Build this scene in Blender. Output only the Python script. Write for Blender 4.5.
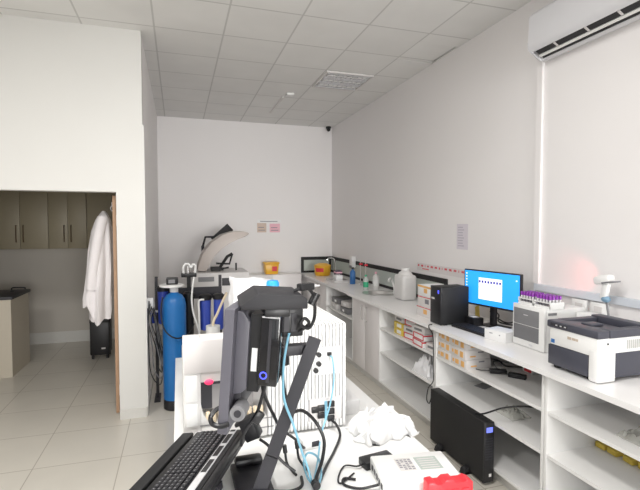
import bpy, bmesh, math, random
from mathutils import Vector, Matrix, noise
random.seed(7)
PI = math.pi
scn = bpy.context.scene
COL = scn.collection
for o in list(bpy.data.objects): bpy.data.objects.remove(o)

# ------------------------------------------------------------------ camera, sky, daylight, exposure
CAMZ = 1.78
cd = bpy.data.cameras.new('camera'); cam = bpy.data.objects.new('camera', cd); COL.objects.link(cam)
cd.sensor_fit = 'HORIZONTAL'; cd.sensor_width = 36.0; cd.lens = 36.0 * 452.0 / 640.0
cd.clip_start = 0.05; cd.clip_end = 60
cam.location = (0, 0, CAMZ)
cam.rotation_euler = (math.radians(90 - 2.407), 0, math.radians(-17.426))
scn.camera = cam

w = bpy.data.worlds.new('sky'); scn.world = w; w.use_nodes = True
bg = w.node_tree.nodes['Background']; bg.inputs[0].default_value = (0.86, 0.93, 1.0, 1); bg.inputs[1].default_value = 1.0

def area(name, loc, rot, sx, sy, power, col):
    l = bpy.data.lights.new(name, 'AREA'); l.shape = 'RECTANGLE'; l.size = sx; l.size_y = sy
    l.energy = power; l.color = col
    o = bpy.data.objects.new(name, l); COL.objects.link(o); o.location = loc; o.rotation_euler = rot
    return o
# daylight coming in through the shopfront glazing behind the photographer
DAY = (1.0, 0.985, 0.96)
area('daylight_middle', (-0.3, -5.45, 1.75), (math.radians(90), 0, 0), 2.3, 2.5, 26, DAY)
area('daylight_left', (-2.9, -5.45, 1.75), (math.radians(90), 0, 0), 2.3, 2.5, 14, DAY)
q = area('daylight_beam_right', (1.45, -5.45, 1.75), (math.radians(90), 0, math.radians(2)), 2.2, 2.5, 41, DAY); q.data.spread = math.radians(45)  # daylight narrowed to an added beam that brightens the far alcove
# unseen ceiling fill lamps added to even out the light (above and behind the photographer)
FILL_LAMPS = [(-1.98, 1.2, 74), (.12, 1.2, 56), (1.32, 2.4, 6), (-1.98, -2.0, 10), (.72, -2.0, 12)]
for lx, ly, lw in FILL_LAMPS: area('ceiling_fill_lamp', (lx, ly, 3.50), (0, 0, 0), .54, .54, lw, (1.0, 0.98, 0.95))
scn.view_settings.view_transform = 'Standard'
scn.view_settings.look = 'None'
scn.view_settings.exposure = 0.0
scn.view_settings.gamma = 1.0
scn.view_settings.use_curve_mapping = False

# ------------------------------------------------------------------ materials
MATS = {}
def mat(name, rgb, rough=0.5, metal=0.0, var=0.04, scale=30.0, alpha=1.0, trans=0.0, spec=0.5, emit=0.0, bump=0.0):
    if name in MATS: return MATS[name]
    m = bpy.data.materials.new(name); m.use_nodes = True
    nt = m.node_tree; b = nt.nodes['Principled BSDF']
    tc = nt.nodes.new('ShaderNodeTexCoord'); nz = nt.nodes.new('ShaderNodeTexNoise')
    nz.inputs['Scale'].default_value = scale; nz.inputs['Detail'].default_value = 3
    nt.links.new(tc.outputs['Object'], nz.inputs['Vector'])
    mx = nt.nodes.new('ShaderNodeMix'); mx.data_type = 'RGBA'
    c = rgb
    mx.inputs['A'].default_value = (c[0]*(1-var), c[1]*(1-var), c[2]*(1-var), 1)
    mx.inputs['B'].default_value = (min(1, c[0]*(1+var)), min(1, c[1]*(1+var)), min(1, c[2]*(1+var)), 1)
    nt.links.new(nz.outputs['Fac'], mx.inputs['Factor'])
    nt.links.new(mx.outputs['Result'], b.inputs['Base Color'])
    b.inputs['Roughness'].default_value = rough; b.inputs['Metallic'].default_value = metal
    b.inputs['Specular IOR Level'].default_value = spec
    b.inputs['Transmission Weight'].default_value = trans
    b.inputs['Alpha'].default_value = alpha
    if emit:
        nt.links.new(mx.outputs['Result'], b.inputs['Emission Color']); b.inputs['Emission Strength'].default_value = emit
    if bump:
        bp = nt.nodes.new('ShaderNodeBump'); bp.inputs['Strength'].default_value = bump; bp.inputs['Distance'].default_value = 0.01
        nt.links.new(nz.outputs['Fac'], bp.inputs['Height']); nt.links.new(bp.outputs['Normal'], b.inputs['Normal'])
    MATS[name] = m; return m

def tile_mat(name, rgb, line, ox, oy, size, mortar, rough, var=0.03):
    m = bpy.data.materials.new(name); m.use_nodes = True
    nt = m.node_tree; b = nt.nodes['Principled BSDF']
    tc = nt.nodes.new('ShaderNodeTexCoord'); mp = nt.nodes.new('ShaderNodeMapping')
    mp.inputs['Location'].default_value = (-ox, -oy, 0)
    br = nt.nodes.new('ShaderNodeTexBrick'); br.offset = 0; br.squash = 1
    br.inputs['Scale'].default_value = 1; br.inputs['Brick Width'].default_value = size; br.inputs['Row Height'].default_value = size
    br.inputs['Mortar Size'].default_value = mortar; br.inputs['Mortar Smooth'].default_value = 0.3
    br.inputs['Color1'].default_value = (*[c*(1-var) for c in rgb], 1); br.inputs['Color2'].default_value = (*[c*(1+var) for c in rgb], 1)
    br.inputs['Mortar'].default_value = (*line, 1)
    nt.links.new(tc.outputs['Object'], mp.inputs['Vector']); nt.links.new(mp.outputs['Vector'], br.inputs['Vector'])
    nz = nt.nodes.new('ShaderNodeTexNoise'); nz.inputs['Scale'].default_value = 3; nz.inputs['Detail'].default_value = 5
    nt.links.new(tc.outputs['Object'], nz.inputs['Vector'])
    mx = nt.nodes.new('ShaderNodeMix'); mx.data_type = 'RGBA'; mx.blend_type = 'MULTIPLY'; mx.inputs['Factor'].default_value = 0.12
    nt.links.new(br.outputs['Color'], mx.inputs['A']); nt.links.new(nz.outputs['Fac'], mx.inputs['B'])
    nt.links.new(mx.outputs['Result'], b.inputs['Base Color'])
    b.inputs['Roughness'].default_value = rough
    return m

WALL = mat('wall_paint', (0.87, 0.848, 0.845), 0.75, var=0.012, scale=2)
WALLW = mat('wing_wall_dimmed_paint', (0.71, 0.705, 0.68), 0.7, var=0.012, scale=2)  # same wall paint, darkened to offset the strong light on this wall
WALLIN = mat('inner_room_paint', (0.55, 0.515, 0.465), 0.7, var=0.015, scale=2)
FLOOR = tile_mat('floor_tiles', (0.72, 0.685, 0.615), (0.44, 0.40, 0.34), -1.04, 3.72, 0.6, 0.004, 0.28, 0.02)
CEIL = tile_mat('ceiling_tiles', (0.84, 0.835, 0.82), (0.62, 0.615, 0.60), -0.18, 4.92, 0.6, 0.009, 0.8, 0.02)
SKIRT = mat('skirting', (0.66, 0.65, 0.62), 0.4)
WHITE = mat('white_laminate', (0.88, 0.875, 0.865), 0.35, var=0.015)
DOORW = mat('door_laminate', (0.82, 0.79, 0.785), 0.35, var=0.02)
TOPW = mat('white_worktop', (0.90, 0.892, 0.888), 0.3, var=0.012)
TABLE = mat('table_laminate', (0.90, 0.90, 0.89), 0.35, var=0.01)
PLAST = mat('white_plastic', (0.86, 0.86, 0.85), 0.35, var=0.015)
PLASTG = mat('pale_grey_plastic', (0.68, 0.66, 0.65), 0.4, var=0.02)
PINKG = mat('warm_white_plastic', (0.76, 0.73, 0.72), 0.4, var=0.02)
BEIGE = mat('beige_plastic', (0.50, 0.445, 0.41), 0.45, var=0.02)
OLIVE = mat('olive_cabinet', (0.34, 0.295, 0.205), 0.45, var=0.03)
CREAM = mat('cream_cabinet', (0.62, 0.56, 0.46), 0.45, var=0.03)
BLACK = mat('black_plastic', (0.012, 0.012, 0.014), 0.4, var=0.2)
BLACKM = mat('black_matte', (0.010, 0.010, 0.011), 0.6, var=0.2)
GLOSS = mat('gloss_black', (0.008, 0.008, 0.01), 0.12, var=0.1)
DARK = mat('dark_grey_plastic', (0.030, 0.029, 0.036), 0.5, var=0.08)
SLATE = mat('slate_grey_plastic', (0.115, 0.112, 0.135), 0.45, var=0.06)
MID = mat('mid_grey_plastic', (0.22, 0.22, 0.23), 0.45, var=0.06)
PRDARK = mat('printer_charcoal', (0.062, 0.064, 0.085), 0.4, var=0.06)
KEY = mat('keycap_black', (0.022, 0.022, 0.026), 0.4, var=0.2)
SILVER = mat('silver_trim', (0.72, 0.72, 0.74), 0.3, 0.4, var=0.03)
STEEL = mat('stainless_steel', (0.72, 0.71, 0.70), 0.35, 1.0, var=0.04)
CHROME = mat('chrome', (0.75, 0.75, 0.75), 0.1, 1.0, var=0.02)
BLUE = mat('blue_tank_shell', (0.012, 0.16, 0.47), 0.35, var=0.05)
NAVY = mat('blue_filter_housing', (0.045, 0.085, 0.46), 0.3, var=0.06)
BCAB = mat('blue_cable_sheath', (0.24, 0.52, 0.68), 0.4, var=0.05)
WOOD = mat('wood_door_edge', (0.42, 0.26, 0.16), 0.55, var=0.12, scale=14)
DOORF = mat('door_face', (0.55, 0.47, 0.39), 0.5, var=0.04)
COAT = mat('white_cotton', (0.80, 0.77, 0.78), 0.85, var=0.03, scale=60, bump=0.15)
PAPER = mat('white_paper', (0.88, 0.88, 0.88), 0.7, var=0.02, scale=40)
FILM = mat('white_plastic_film', (0.88, 0.88, 0.9), 0.3, var=0.02)
YELLOW = mat('yellow_plastic', (0.86, 0.47, 0.03), 0.35, var=0.06)
YEL2 = mat('yellow_card', (0.80, 0.60, 0.10), 0.55, var=0.06)
ORANGE = mat('orange_print', (0.85, 0.48, 0.16), 0.5, var=0.08)
REDL = mat('red_print', (0.70, 0.04, 0.06), 0.5, var=0.06)
RED = mat('red_plastic', (0.80, 0.035, 0.05), 0.35, var=0.05)
PINK = mat('pink_paper', (0.86, 0.50, 0.58), 0.6, var=0.03)
MAUVE = mat('lavender_paper', (0.72, 0.68, 0.74), 0.6, var=0.03)
BEIGEP = mat('beige_card', (0.66, 0.53, 0.45), 0.6, var=0.04)
INK = mat('grey_ink', (0.25, 0.24, 0.27), 0.6)
PURPLE = mat('purple_cap', (0.30, 0.05, 0.45), 0.35, var=0.1)
TUBE = mat('tube_body', (0.80, 0.80, 0.80), 0.2, var=0.03)
CREAMT = mat('cream_plastic', (0.80, 0.68, 0.50), 0.4, var=0.05)
GREEN = mat('green_liquid', (0.05, 0.42, 0.22), 0.2, var=0.05)
MILKY = mat('milky_plastic', (0.82, 0.81, 0.80), 0.35, var=0.02, trans=0.15)
CLEAR = mat('clear_plastic', (0.9, 0.9, 0.88), 0.15, var=0.02, trans=0.85)
TINT = mat('pale_green_splashback', (0.55, 0.60, 0.56), 0.25, var=0.02, scale=4)
BBLUE = mat('blue_bottle', (0.04, 0.16, 0.42), 0.3, var=0.05)
CYAN = mat('bright_blue_cap', (0.03, 0.36, 0.80), 0.35, var=0.05)
FRAME = mat('window_frame_grey', (0.3, 0.3, 0.31), 0.4, 0.3)
VENTD = mat('dark_slot', (0.02, 0.02, 0.022), 0.6)
ACW = mat('air_conditioner_white', (0.70, 0.70, 0.725), 0.35, var=0.012)
DUCTW = mat('trunking_white', (0.78, 0.77, 0.77), 0.35, var=0.01)
DUCTB = mat('trunking_bluish', (0.66, 0.70, 0.76), 0.35, var=0.01)
SCREEN = mat('lit_screen_blue', (0.02, 0.30, 0.86), 0.4, var=0.05, scale=3, emit=1.0)
SCRW = mat('lit_screen_white', (0.80, 0.80, 0.95), 0.4, var=0.02, emit=0.9)
SCRP = mat('lit_screen_pink', (0.80, 0.70, 0.86), 0.4, var=0.02, emit=0.9)
SCRN = mat('lit_screen_navy', (0.02, 0.02, 0.28), 0.4, var=0.02, emit=0.6)
LCD = mat('lit_small_display', (0.16, 0.20, 0.85), 0.4, var=0.1, emit=0.8)
LEDB = mat('lit_blue_ring', (0.08, 0.10, 0.9), 0.4, emit=1.2)
LEDR = mat('lit_red_lamp', (0.9, 0.05, 0.16), 0.4, emit=0.5)

# ------------------------------------------------------------------ mesh helpers
class MB:
    def __init__(s): s.bm = bmesh.new()
    def _post(s, vs, M, bevel, seg=2):
        if M is not None: bmesh.ops.transform(s.bm, matrix=M, verts=vs)
        if bevel:
            es = list({e for v in vs for e in v.link_edges})
            bmesh.ops.bevel(s.bm, geom=es, offset=bevel, segments=seg, affect='EDGES', profile=0.5, clamp_overlap=True)
    def box(s, x0, x1, y0, y1, z0, z1, bevel=0, M=None, seg=2):
        r = bmesh.ops.create_cube(s.bm, size=1)
        vs = r['verts']
        bmesh.ops.scale(s.bm, vec=(x1-x0, y1-y0, z1-z0), verts=vs)
        bmesh.ops.translate(s.bm, vec=((x0+x1)/2, (y0+y1)/2, (z0+z1)/2), verts=vs)
        s._post(vs, M, bevel, seg); return s
    def cyl(s, p0, p1, r0, r1=None, seg=20, caps=True):
        p0 = Vector(p0); p1 = Vector(p1); r1 = r0 if r1 is None else r1
        d = p1-p0; q = Vector((0, 0, 1)).rotation_difference(d).to_matrix().to_4x4()
        M = Matrix.Translation((p0+p1)/2) @ q
        bmesh.ops.create_cone(s.bm, cap_ends=caps, segments=seg, radius1=r0, radius2=r1, depth=d.length, matrix=M); return s
    def sph(s, c, r, sc=(1, 1, 1), seg=16):
        M = Matrix.Translation(c) @ Matrix.Diagonal((*sc, 1))
        bmesh.ops.create_uvsphere(s.bm, u_segments=seg, v_segments=seg//2+2, radius=r, matrix=M); return s
    def lathe(s, prof, c=(0, 0, 0), seg=24, close=True):
        rings = []
        for r, z in prof:
            rings.append([s.bm.verts.new((c[0]+r*math.cos(2*PI*i/seg), c[1]+r*math.sin(2*PI*i/seg), c[2]+z)) for i in range(seg)])
        for a, b in zip(rings, rings[1:]):
            for i in range(seg):
                s.bm.faces.new((a[i], a[(i+1) % seg], b[(i+1) % seg], b[i]))
        if close:
            s.bm.faces.new(list(reversed(rings[0]))); s.bm.faces.new(rings[-1])
        return s
    def tube(s, pts, r, seg=8, smooth=6):
        P = [Vector(p) for p in pts]
        if smooth and len(P) > 2:
            Q = []
            for i in range(len(P)-1):
                a = P[max(i-1, 0)]; b = P[i]; c = P[i+1]; d = P[min(i+2, len(P)-1)]
                for k in range(smooth):
                    t = k/smooth
                    Q.append(0.5*((2*b)+(c-a)*t+(2*a-5*b+4*c-d)*t*t+(3*b-a-3*c+d)*t**3))
            Q.append(P[-1]); P = Q
        rings = []; nrm = None
        for i, p in enumerate(P):
            t = (P[min(i+1, len(P)-1)]-P[max(i-1, 0)]).normalized()
            if nrm is None:
                nrm = t.orthogonal().normalized()
            nrm = (nrm - t*nrm.dot(t))
            nrm = nrm.normalized() if nrm.length > 1e-6 else t.orthogonal().normalized()
            bn = t.cross(nrm)
            rings.append([s.bm.verts.new(p+r*(math.cos(2*PI*k/seg)*nrm+math.sin(2*PI*k/seg)*bn)) for k in range(seg)])
        for a, b in zip(rings, rings[1:]):
            for k in range(seg): s.bm.faces.new((a[k], a[(k+1) % seg], b[(k+1) % seg], b[k]))
        s.bm.faces.new(list(reversed(rings[0]))); s.bm.faces.new(rings[-1]); return s
    def prism(s, poly, axis, a, b, bevel=0, M=None):
        # poly: list of 2D points in the plane normal to axis; extruded from a to b
        def mk(p, q):
            return {'x': (q, p[0], p[1]), 'y': (p[0], q, p[1]), 'z': (p[0], p[1], q)}[axis]
        v0 = [s.bm.verts.new(mk(p, a)) for p in poly]; v1 = [s.bm.verts.new(mk(p, b)) for p in poly]
        n = len(poly)
        s.bm.faces.new(v0); s.bm.faces.new(list(reversed(v1)))
        for i in range(n): s.bm.faces.new((v0[i], v1[i], v1[(i+1) % n], v0[(i+1) % n]))
        s._post(v0+v1, M, bevel); return s
    def build(s, name, m, parent=None, loc=(0, 0, 0), rot=(0, 0, 0), smooth=True):
        bmesh.ops.recalc_face_normals(s.bm, faces=s.bm.faces)
        me = bpy.data.meshes.new(name); s.bm.to_mesh(me); s.bm.free()
        if smooth:
            for p in me.polygons: p.use_smooth = True
            try: me.set_sharp_from_angle(angle=math.radians(38))
            except Exception: pass
        me.materials.append(m)
        o = bpy.data.objects.new(name, me); COL.objects.link(o)
        o.location = loc; o.rotation_euler = rot
        if parent: o.parent = parent
        return o
def tag(o, label, cat, group=None):
    o['label'] = label; o['category'] = cat
    if group: o['group'] = group
    return o
def thing(name, label, cat, loc=(0, 0, 0), rot=(0, 0, 0), group=None):
    o = bpy.data.objects.new(name, None); COL.objects.link(o); o.empty_display_size = 0.05
    o.location = loc; o.rotation_euler = rot
    return tag(o, label, cat, group)
def struct(name, mb, m, smooth=False):
    o = mb.build(name, m, smooth=smooth); o['kind'] = 'structure'; return o
def dup(root, loc, rot=None, label=None, group=None):
    r = root.copy(); COL.objects.link(r); r.location = loc
    if rot is not None: r.rotation_euler = rot
    if label: r['label'] = label
    if group: r['group'] = group
    for ch in list(root.children):
        c = ch.copy(); COL.objects.link(c); c.parent = r
        for g in list(ch.children):
            d = g.copy(); COL.objects.link(d); d.parent = c
    return r
def B(*a, **k): return MB().box(*a, **k)
def cable(name, label, pts, r, m, cat='cable', group=None):
    return tag(MB().tube(pts, r).build(name, m), label, cat, group)
def crumple(sx, sy, h, n=16, seed=0, freq=5.0, base=0.004, jit=0.1):
    mb = MB(); bm = mb.bm; top = []; bot = []
    for j in range(n+1):
        rt = []; rb = []
        for i in range(n+1):
            u = i/n*2-1; v = j/n*2-1
            e = max(0.0, 1-max(abs(u), abs(v))**4)
            a1 = 1-abs(noise.noise(Vector((u*freq*.4+seed, v*freq*.4, seed*1.7))))*2; a2 = 1-abs(noise.noise(Vector((u*freq*.9+seed, v*freq*.9, 3))))*2
            z = base + h*(0.1+0.9*e)*max(.15, min(1, .25+.45*max(0, a1)**2+.3*max(0, a2)**2+.35*noise.noise(Vector((u*1.3+seed, v*1.3, 7)))))
            jx = noise.noise(Vector((u*3, v*3, seed+9)))*jit; jy = noise.noise(Vector((u*3, v*3, seed+19)))*jit
            rt.append(bm.verts.new(((u+jx)*sx/2, (v+jy)*sy/2, z)))
            rb.append(bm.verts.new(((u+jx)*sx/2*0.98, (v+jy)*sy/2*0.98, 0)))
        top.append(rt); bot.append(rb)
    for j in range(n):
        for i in range(n):
            bm.faces.new((top[j][i], top[j][i+1], top[j+1][i+1], top[j+1][i]))
            bm.faces.new((bot[j][i], bot[j+1][i], bot[j+1][i+1], bot[j][i+1]))
    for i in range(n):
        bm.faces.new((top[0][i], bot[0][i], bot[0][i+1], top[0][i+1])); bm.faces.new((top[n][i], top[n][i+1], bot[n][i+1], bot[n][i]))
        bm.faces.new((top[i][0], top[i+1][0], bot[i+1][0], bot[i][0])); bm.faces.new((top[i][n], bot[i][n], bot[i+1][n], top[i+1][n]))
    return mb

# ------------------------------------------------------------------ room shell
H = 3.54; XR = 2.66; YB = 7.76; XW = -0.30; YW = 4.455; XL = -4.3; YF = -5.2
DH = 2.087; DX0 = -2.5; DX1 = -0.53; WT = 0.14
struct('floor', B(XL-.1, XR+.1, YF-.1, YB+.1, -0.06, 0), FLOOR)
GX0, GX1, GY0, GY1 = 2.22, 2.645, 3.92, 4.385
mb = MB().box(XL-.1, GX0, YF-.1, YB+.1, H, H+.06).box(GX1, XR+.1, YF-.1, YB+.1, H, H+.06).box(GX0, GX1, YF-.1, GY0, H, H+.06).box(GX0, GX1, GY1, YB+.1, H, H+.06)
struct('ceiling', mb, CEIL)
mb = MB().box(GX0-.1, GX1+.1, GY0-.1, GY1+.1, H+.2, H+.22).box(GX0-.1, GX0-.08, GY0-.1, GY1+.1, H+.06, H+.2).box(GX1+.08, GX1+.1, GY0-.1, GY1+.1, H+.06, H+.2).box(GX0-.08, GX1+.08, GY0-.1, GY0-.08, H+.06, H+.2).box(GX0-.08, GX1+.08, GY1+.08, GY1+.1, H+.06, H+.2)
struct('ceiling_void', mb, mat('shade_black_void', (.03, .03, .03), .9))  # near-black colour stands in for the shade above the gap
struct('wall_right', B(XR, XR+.12, YF-.1, YB+.1, 0, H), WALL)
struct('wall_back', B(XW, XR, YB, YB+.12, 0, H), WALL)
struct('wall_alcove_left', B(DX1+.0, XW, YW+WT, YB, 0, H), WALL)
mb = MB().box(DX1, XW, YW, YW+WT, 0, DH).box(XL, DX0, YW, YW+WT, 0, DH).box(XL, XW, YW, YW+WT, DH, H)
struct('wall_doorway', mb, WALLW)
struct('wall_left', B(XL-.12, XL, YF, YB, 0, H), WALL)
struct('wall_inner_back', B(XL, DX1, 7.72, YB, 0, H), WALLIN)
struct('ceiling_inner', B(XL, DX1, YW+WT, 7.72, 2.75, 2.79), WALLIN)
# front wall behind the photographer with three tall glazed openings
mb = MB().box(XL, XR, YF-.1, YF, 3.05, H).box(XL, XR, YF-.1, YF, 0, .45)
for a, b in ((XL, -4.1), (-1.7, -1.5), (.9, 1.05), (2.5, XR)): mb.box(a, b, YF-.1, YF, .45, 3.05)
struct('wall_front', mb, WALL)
for i, (a, b) in enumerate(((-4.1, -1.7), (-1.5, .9), (1.05, 2.5))):
    mb = MB()
    for x in (a, b-.05, (a+b)/2-.025): mb.box(x, x+.05, YF-.08, YF-.03, .45, 3.05)
    mb.box(a, b, YF-.08, YF-.03, .45, .5).box(a, b, YF-.08, YF-.03, 3.0, 3.05)
    struct('window_%d' % (i+1), mb, FRAME)
# skirtings
struct('baseboard_doorway', B(DX1, XW, YW-.012, YW, 0, .09), SKIRT)
struct('baseboard_back', B(XW+.012, 1.0, YB-.012, YB, 0, .09), SKIRT)
struct('baseboard_alcove', B(XW, XW+.012, YW+.01, YB, 0, .09), SKIRT)
struct('baseboard_inner', B(XL, DX1, 7.706, 7.72, 0, .17), SKIRT)
# corner guard on the wall end, cable duct and trunking on the right wall, splashback frame
struct('trim_1', B(XW, XW+.014, YW-.004, YW+.04, .09, 2.7), mat('corner_guard', (0.70, 0.69, 0.67), .4))
struct('trim_2', B(XR-.022, XR, 2.80, 2.86, 1.335, 3.03, bevel=.004), WALL)
struct('trim_3', B(XR-.03, XR, .6, 2.84, 1.283, 1.335, bevel=.004), DUCTB)
mb = MB().box(XR-.016, XR, 4.05, YB, 1.175, 1.23).box(XR-.016, XR, 4.05, 4.10, .95, 1.175).box(XR-.016, XR, 4.10, YB, .95, .985)
mb.box(2.08, XR-.016, YB-.016, YB, 1.175, 1.23).box(2.08, 2.13, YB-.016, YB, .95, 1.175).box(2.13, XR-.016, YB-.016, YB, .95, .985)
mb.box(XR-.06, XR-.016, YB-.016, YB, .985, 1.175)
struct('trim_4', mb, BLACKM)
mb = MB().box(XR-.008, XR, 4.10, YB-.016, .985, 1.175).box(2.13, XR-.06, YB-.008, YB, .985, 1.175)
struct('trim_5', mb, TINT)

# inner-room door leaf, standing open
d = MB().box(-.578, -.552, 4.62, 5.42, .01, 2.06).build('door_1', DOORF, smooth=False); d['kind'] = 'structure'
MB().box(-.580, -.550, 4.60, 4.62, .01, 2.06).build('door_edge', WOOD, d, smooth=False)
mb = MB().box(-.548, -.534, 4.585, 4.60, 1.78, 1.88).box(-.548, -.534, 4.585, 4.60, .18, .28)
mb.build('hinge', PLASTG, d)
mb = MB().cyl((-.578, 5.34, 1.0), (-.62, 5.34, 1.0), .01).cyl((-.62, 5.345, 1.0), (-.62, 5.23, 1.0), .009)
mb.build('door_handle', STEEL, d)

# ------------------------------------------------------------------ ceiling fittings
t = thing('ceiling_light', 'square recessed louvre ceiling light with three reflector rows', 'ceiling light', (1.92, 5.22, H))
mb = MB()
for a, b, c, e in ((-.29, .29, -.29, -.27), (-.29, .29, .27, .29), (-.29, -.27, -.27, .27), (.27, .29, -.27, .27)): mb.box(a, b, c, e, -.02, 0)
mb.build('frame', PLASTG, t)
B(-.27, .27, -.27, .27, -.004, 0).build('tray', PLASTG, t)
for k, y in enumerate((-.18, 0, .18)):
    l = MB()
    l.box(-.265, .265, y-.07, y-.062, -.022, -.004).box(-.265, .265, y+.062, y+.07, -.022, -.004)
    lv = l.build('louvre', SILVER, t)
    l = MB()
    for j in range(9): x = -.24+j*.06; l.box(x-.004, x+.004, y-.062, y+.062, -.02, -.006)
    l.build('louvre_blade', SILVER, lv)
    MB().cyl((-.25, y, -.012), (.25, y, -.012), .008, seg=10).build('tube', mat('unlit_tube', (0.85, 0.85, 0.85), .3), lv)
for lx, ly, lw in FILL_LAMPS: dup(t, (lx, ly, H), None, 'added square fill light above the photographer, out of the picture', 'added fill lights above the photographer')  # fixture copies placed over the added fill lamps
# displaced ceiling tile with a dark gap by the right wall
mb = MB().prism([(2.221, 3.921), (2.626, 3.921), (2.622, 4.365), (2.221, 4.383)], 'z', 0, .012)
t = tag(mb.build('ceiling_tile', CEIL, None, (0, 0, H+.003), smooth=False), 'loose ceiling tile with a dark gap beside the right wall', 'ceiling tile')
mb = MB().sph((0, 0, 0), .035).cyl((0, 0, .02), (0, 0, .05), .045)
tag(mb.build('security_camera', BLACK, None, (2.57, 7.68, 3.489)), 'small black dome camera in the far ceiling corner', 'camera')
t = thing('ceiling_strip', 'thin strip with a white end fixed to the ceiling tiles', 'strip', (1.39, 6.1, H))
B(-.012, .012, 0, .9, -.012, 0).build('strip_body', PLASTG, t); B(.0, .10, -.22, -.12, -.025, 0, bevel=.008).build('end_cap', PLAST, t)

# air conditioner on the right wall
t = thing('air_conditioner', 'white wall-mounted split air conditioner with dark outlet slot', 'air conditioner', (XR, 2.75, 3.0))
L = .88
prof = [(0, .33), (-.17, .33), (-.20, .30), (-.205, .10), (-.19, .065), (-.165, .05), (-.165, .09), (-.085, .05), (-.085, .005), (-.05, 0), (0, .02)]
MB().prism(prof, 'y', -L, 0).build('casing', ACW, t)
capp = [(-.19, .065), (-.165, .045), (-.085, .0), (-.05, 0), (0, .02), (0, .12), (-.2, .12)]
MB().prism(capp, 'y', 0, .012).build('end_cap', ACW, t); MB().prism(capp, 'y', -L-.012, -L).build('end_cap', ACW, t)
B(-.155, -.09, -L+.03, -.03, .052, .058).build('outlet_slot', VENTD, t)
MB().prism([(-.162, .048), (-.160, .052), (-.128, .036), (-.130, .030)], 'y', -L+.02, -.03).build('upper_slot', VENTD, t)
MB().prism([(-.126, .026), (-.122, .034), (-.104, .024), (-.107, .017)], 'y', -L+.02, -.02).build('louvre_blade', PLAST, t)
MB().prism([(-.103, .016), (-.099, .024), (-.086, .016), (-.09, .008)], 'y', -L+.02, -.03).build('lower_slot', VENTD, t)
mb = MB()
for y in (-.2, -.45, -.68): mb.prism([(-.166, .046), (-.160, .054), (-.126, .037), (-.130, .028)], 'y', y-.008, y+.008)
mb.build('slot_rib', PLASTG, t)

# ------------------------------------------------------------------ inner room: cabinets, base unit, cart, coat
def wall_cabinet(x0, x1, label):
    t = thing('wall_cabinet', label, 'cabinet', ((x0+x1)/2, 7.40, 1.45)); h = (x1-x0)/2
    B(-h, h, .02, .318, 0, .92).build('body', OLIVE, t)
    for s in (-1, 1):
        a, b = (-h+.003, -.002) if s < 0 else (.002, h-.003)
        dr = B(a, b, 0, .02, .004, .915, bevel=.002).build('door', OLIVE, t)
        x = s*.045
        MB().tube([(x, 0, .10), (x, -.028, .10), (x, -.028, .34), (x, 0, .34)], .007, smooth=0).build('handle', mat('bronze_handle', (0.16, 0.11, 0.07), .35, .8), dr)
wall_cabinet(-2.495, -1.787, 'wide beige two-door wall cabinet at the left of the doorway view')
wall_cabinet(-1.783, -1.287, 'beige two-door wall cabinet in the middle, left of the lab coat')
wall_cabinet(-1.283, -.60, 'beige wall cabinet partly hidden behind the hanging lab coat')
wall_cabinet(-3.21, -2.499, 'beige wall cabinet at the far left of the inner room')
t = thing('base_cabinet', 'cream base cabinet with dark worktop inside the doorway', 'cabinet', (-1.88, 6.1, 0))
B(-1.3, 0, 0, .66, 0, .92).build('body', CREAM, t); B(-1.32, .02, -.02, .68, .92, .955, bevel=.003).build('worktop', DARK, t)
t = thing('sink_tap', 'small dark tap on the dark worktop inside the doorway', 'tap', (-2.0, 6.55, .955))
MB().tube([(0, 0, 0), (0, 0, .045), (.06, 0, .05), (.14, 0, .045), (.14, 0, .03)], .008).build('spout', BLACK, t); MB().cyl((0, 0, 0), (0, 0, .012), .02).build('tap_base', BLACK, t)
t = thing('pedestal_bin', 'black bin on small feet below the hanging lab coat', 'bin', (-1.02, 6.72, 0))
B(-.12, .12, -.12, .14, .05, .53, bevel=.015).build('body', BLACK, t); B(-.122, .122, -.122, .142, .48, .54, bevel=.012).build('lid', BLACKM, t)
for x in (-.09, .09):
    for y in (-.09, .1): MB().cyl((x, y, 0), (x, y, .05), .018).build('foot', BLACK, t)
B(.02, .07, -.124, -.12, .13, .15).build('label_plate', PLASTG, t)

# lab coat hanging from a hook on the door
def coat():
    mb = MB(); bm = mb.bm; rings = []; n = 44
    prof = [(0, .02, .02, 0), (-.03, .05, .035, 0), (-.09, .095, .05, -.008), (-.2, .125, .062, -.02), (-.4, .145, .07, -.03), (-.6, .155, .078, -.04), (-.8, .165, .085, -.055), (-.93, .17, .088, -.065), (-1.02, .165, .088, -.07)]
    for z, a, b, off in prof:
        ring = []
        for i in range(n):
            th = 2*PI*i/n
            f = 1 + .13*math.sin(th*7+z*2)*min(1, -z*3) + .05*math.sin(th*13+z*5)*min(1, -z*3)
            zz = z
            if z < -.9: zz = z + .10*math.sin(th*2+.6) + .04*math.sin(th*5)
            ring.append(bm.verts.new((-.085 + off + a*.95*f*math.cos(th)*.78, b*2.0*f*math.sin(th), zz)))
        rings.append(ring)
    for a, b in zip(rings, rings[1:]):
        for i in range(n): bm.faces.new((a[i], a[(i+1) % n], b[(i+1) % n], b[i]))
    bm.faces.new(rings[0])
    return mb
t = thing('lab_coat', 'white lab coat hanging from the inner door', 'coat', (-.63, 5.02, 1.93))
coat().build('coat_body', COAT, t)
mb = MB(); pts = [(-.085, -.07, -.07), (-.11, -.11, -.2), (-.145, -.13, -.42), (-.17, -.14, -.62), (-.185, -.135, -.77)]
mb.tube(pts, .052, seg=14); mb.build('sleeve', COAT, t)
MB().tube([(-.005, 0, 0), (-.02, 0, .03), (.0, 0, .06), (.03, 0, .07)], .006).build('collar_loop', COAT, t)
t = thing('coat_hook', 'small metal coat hook on the open inner door', 'hook', (-.578, 5.02, 2.0))
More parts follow.
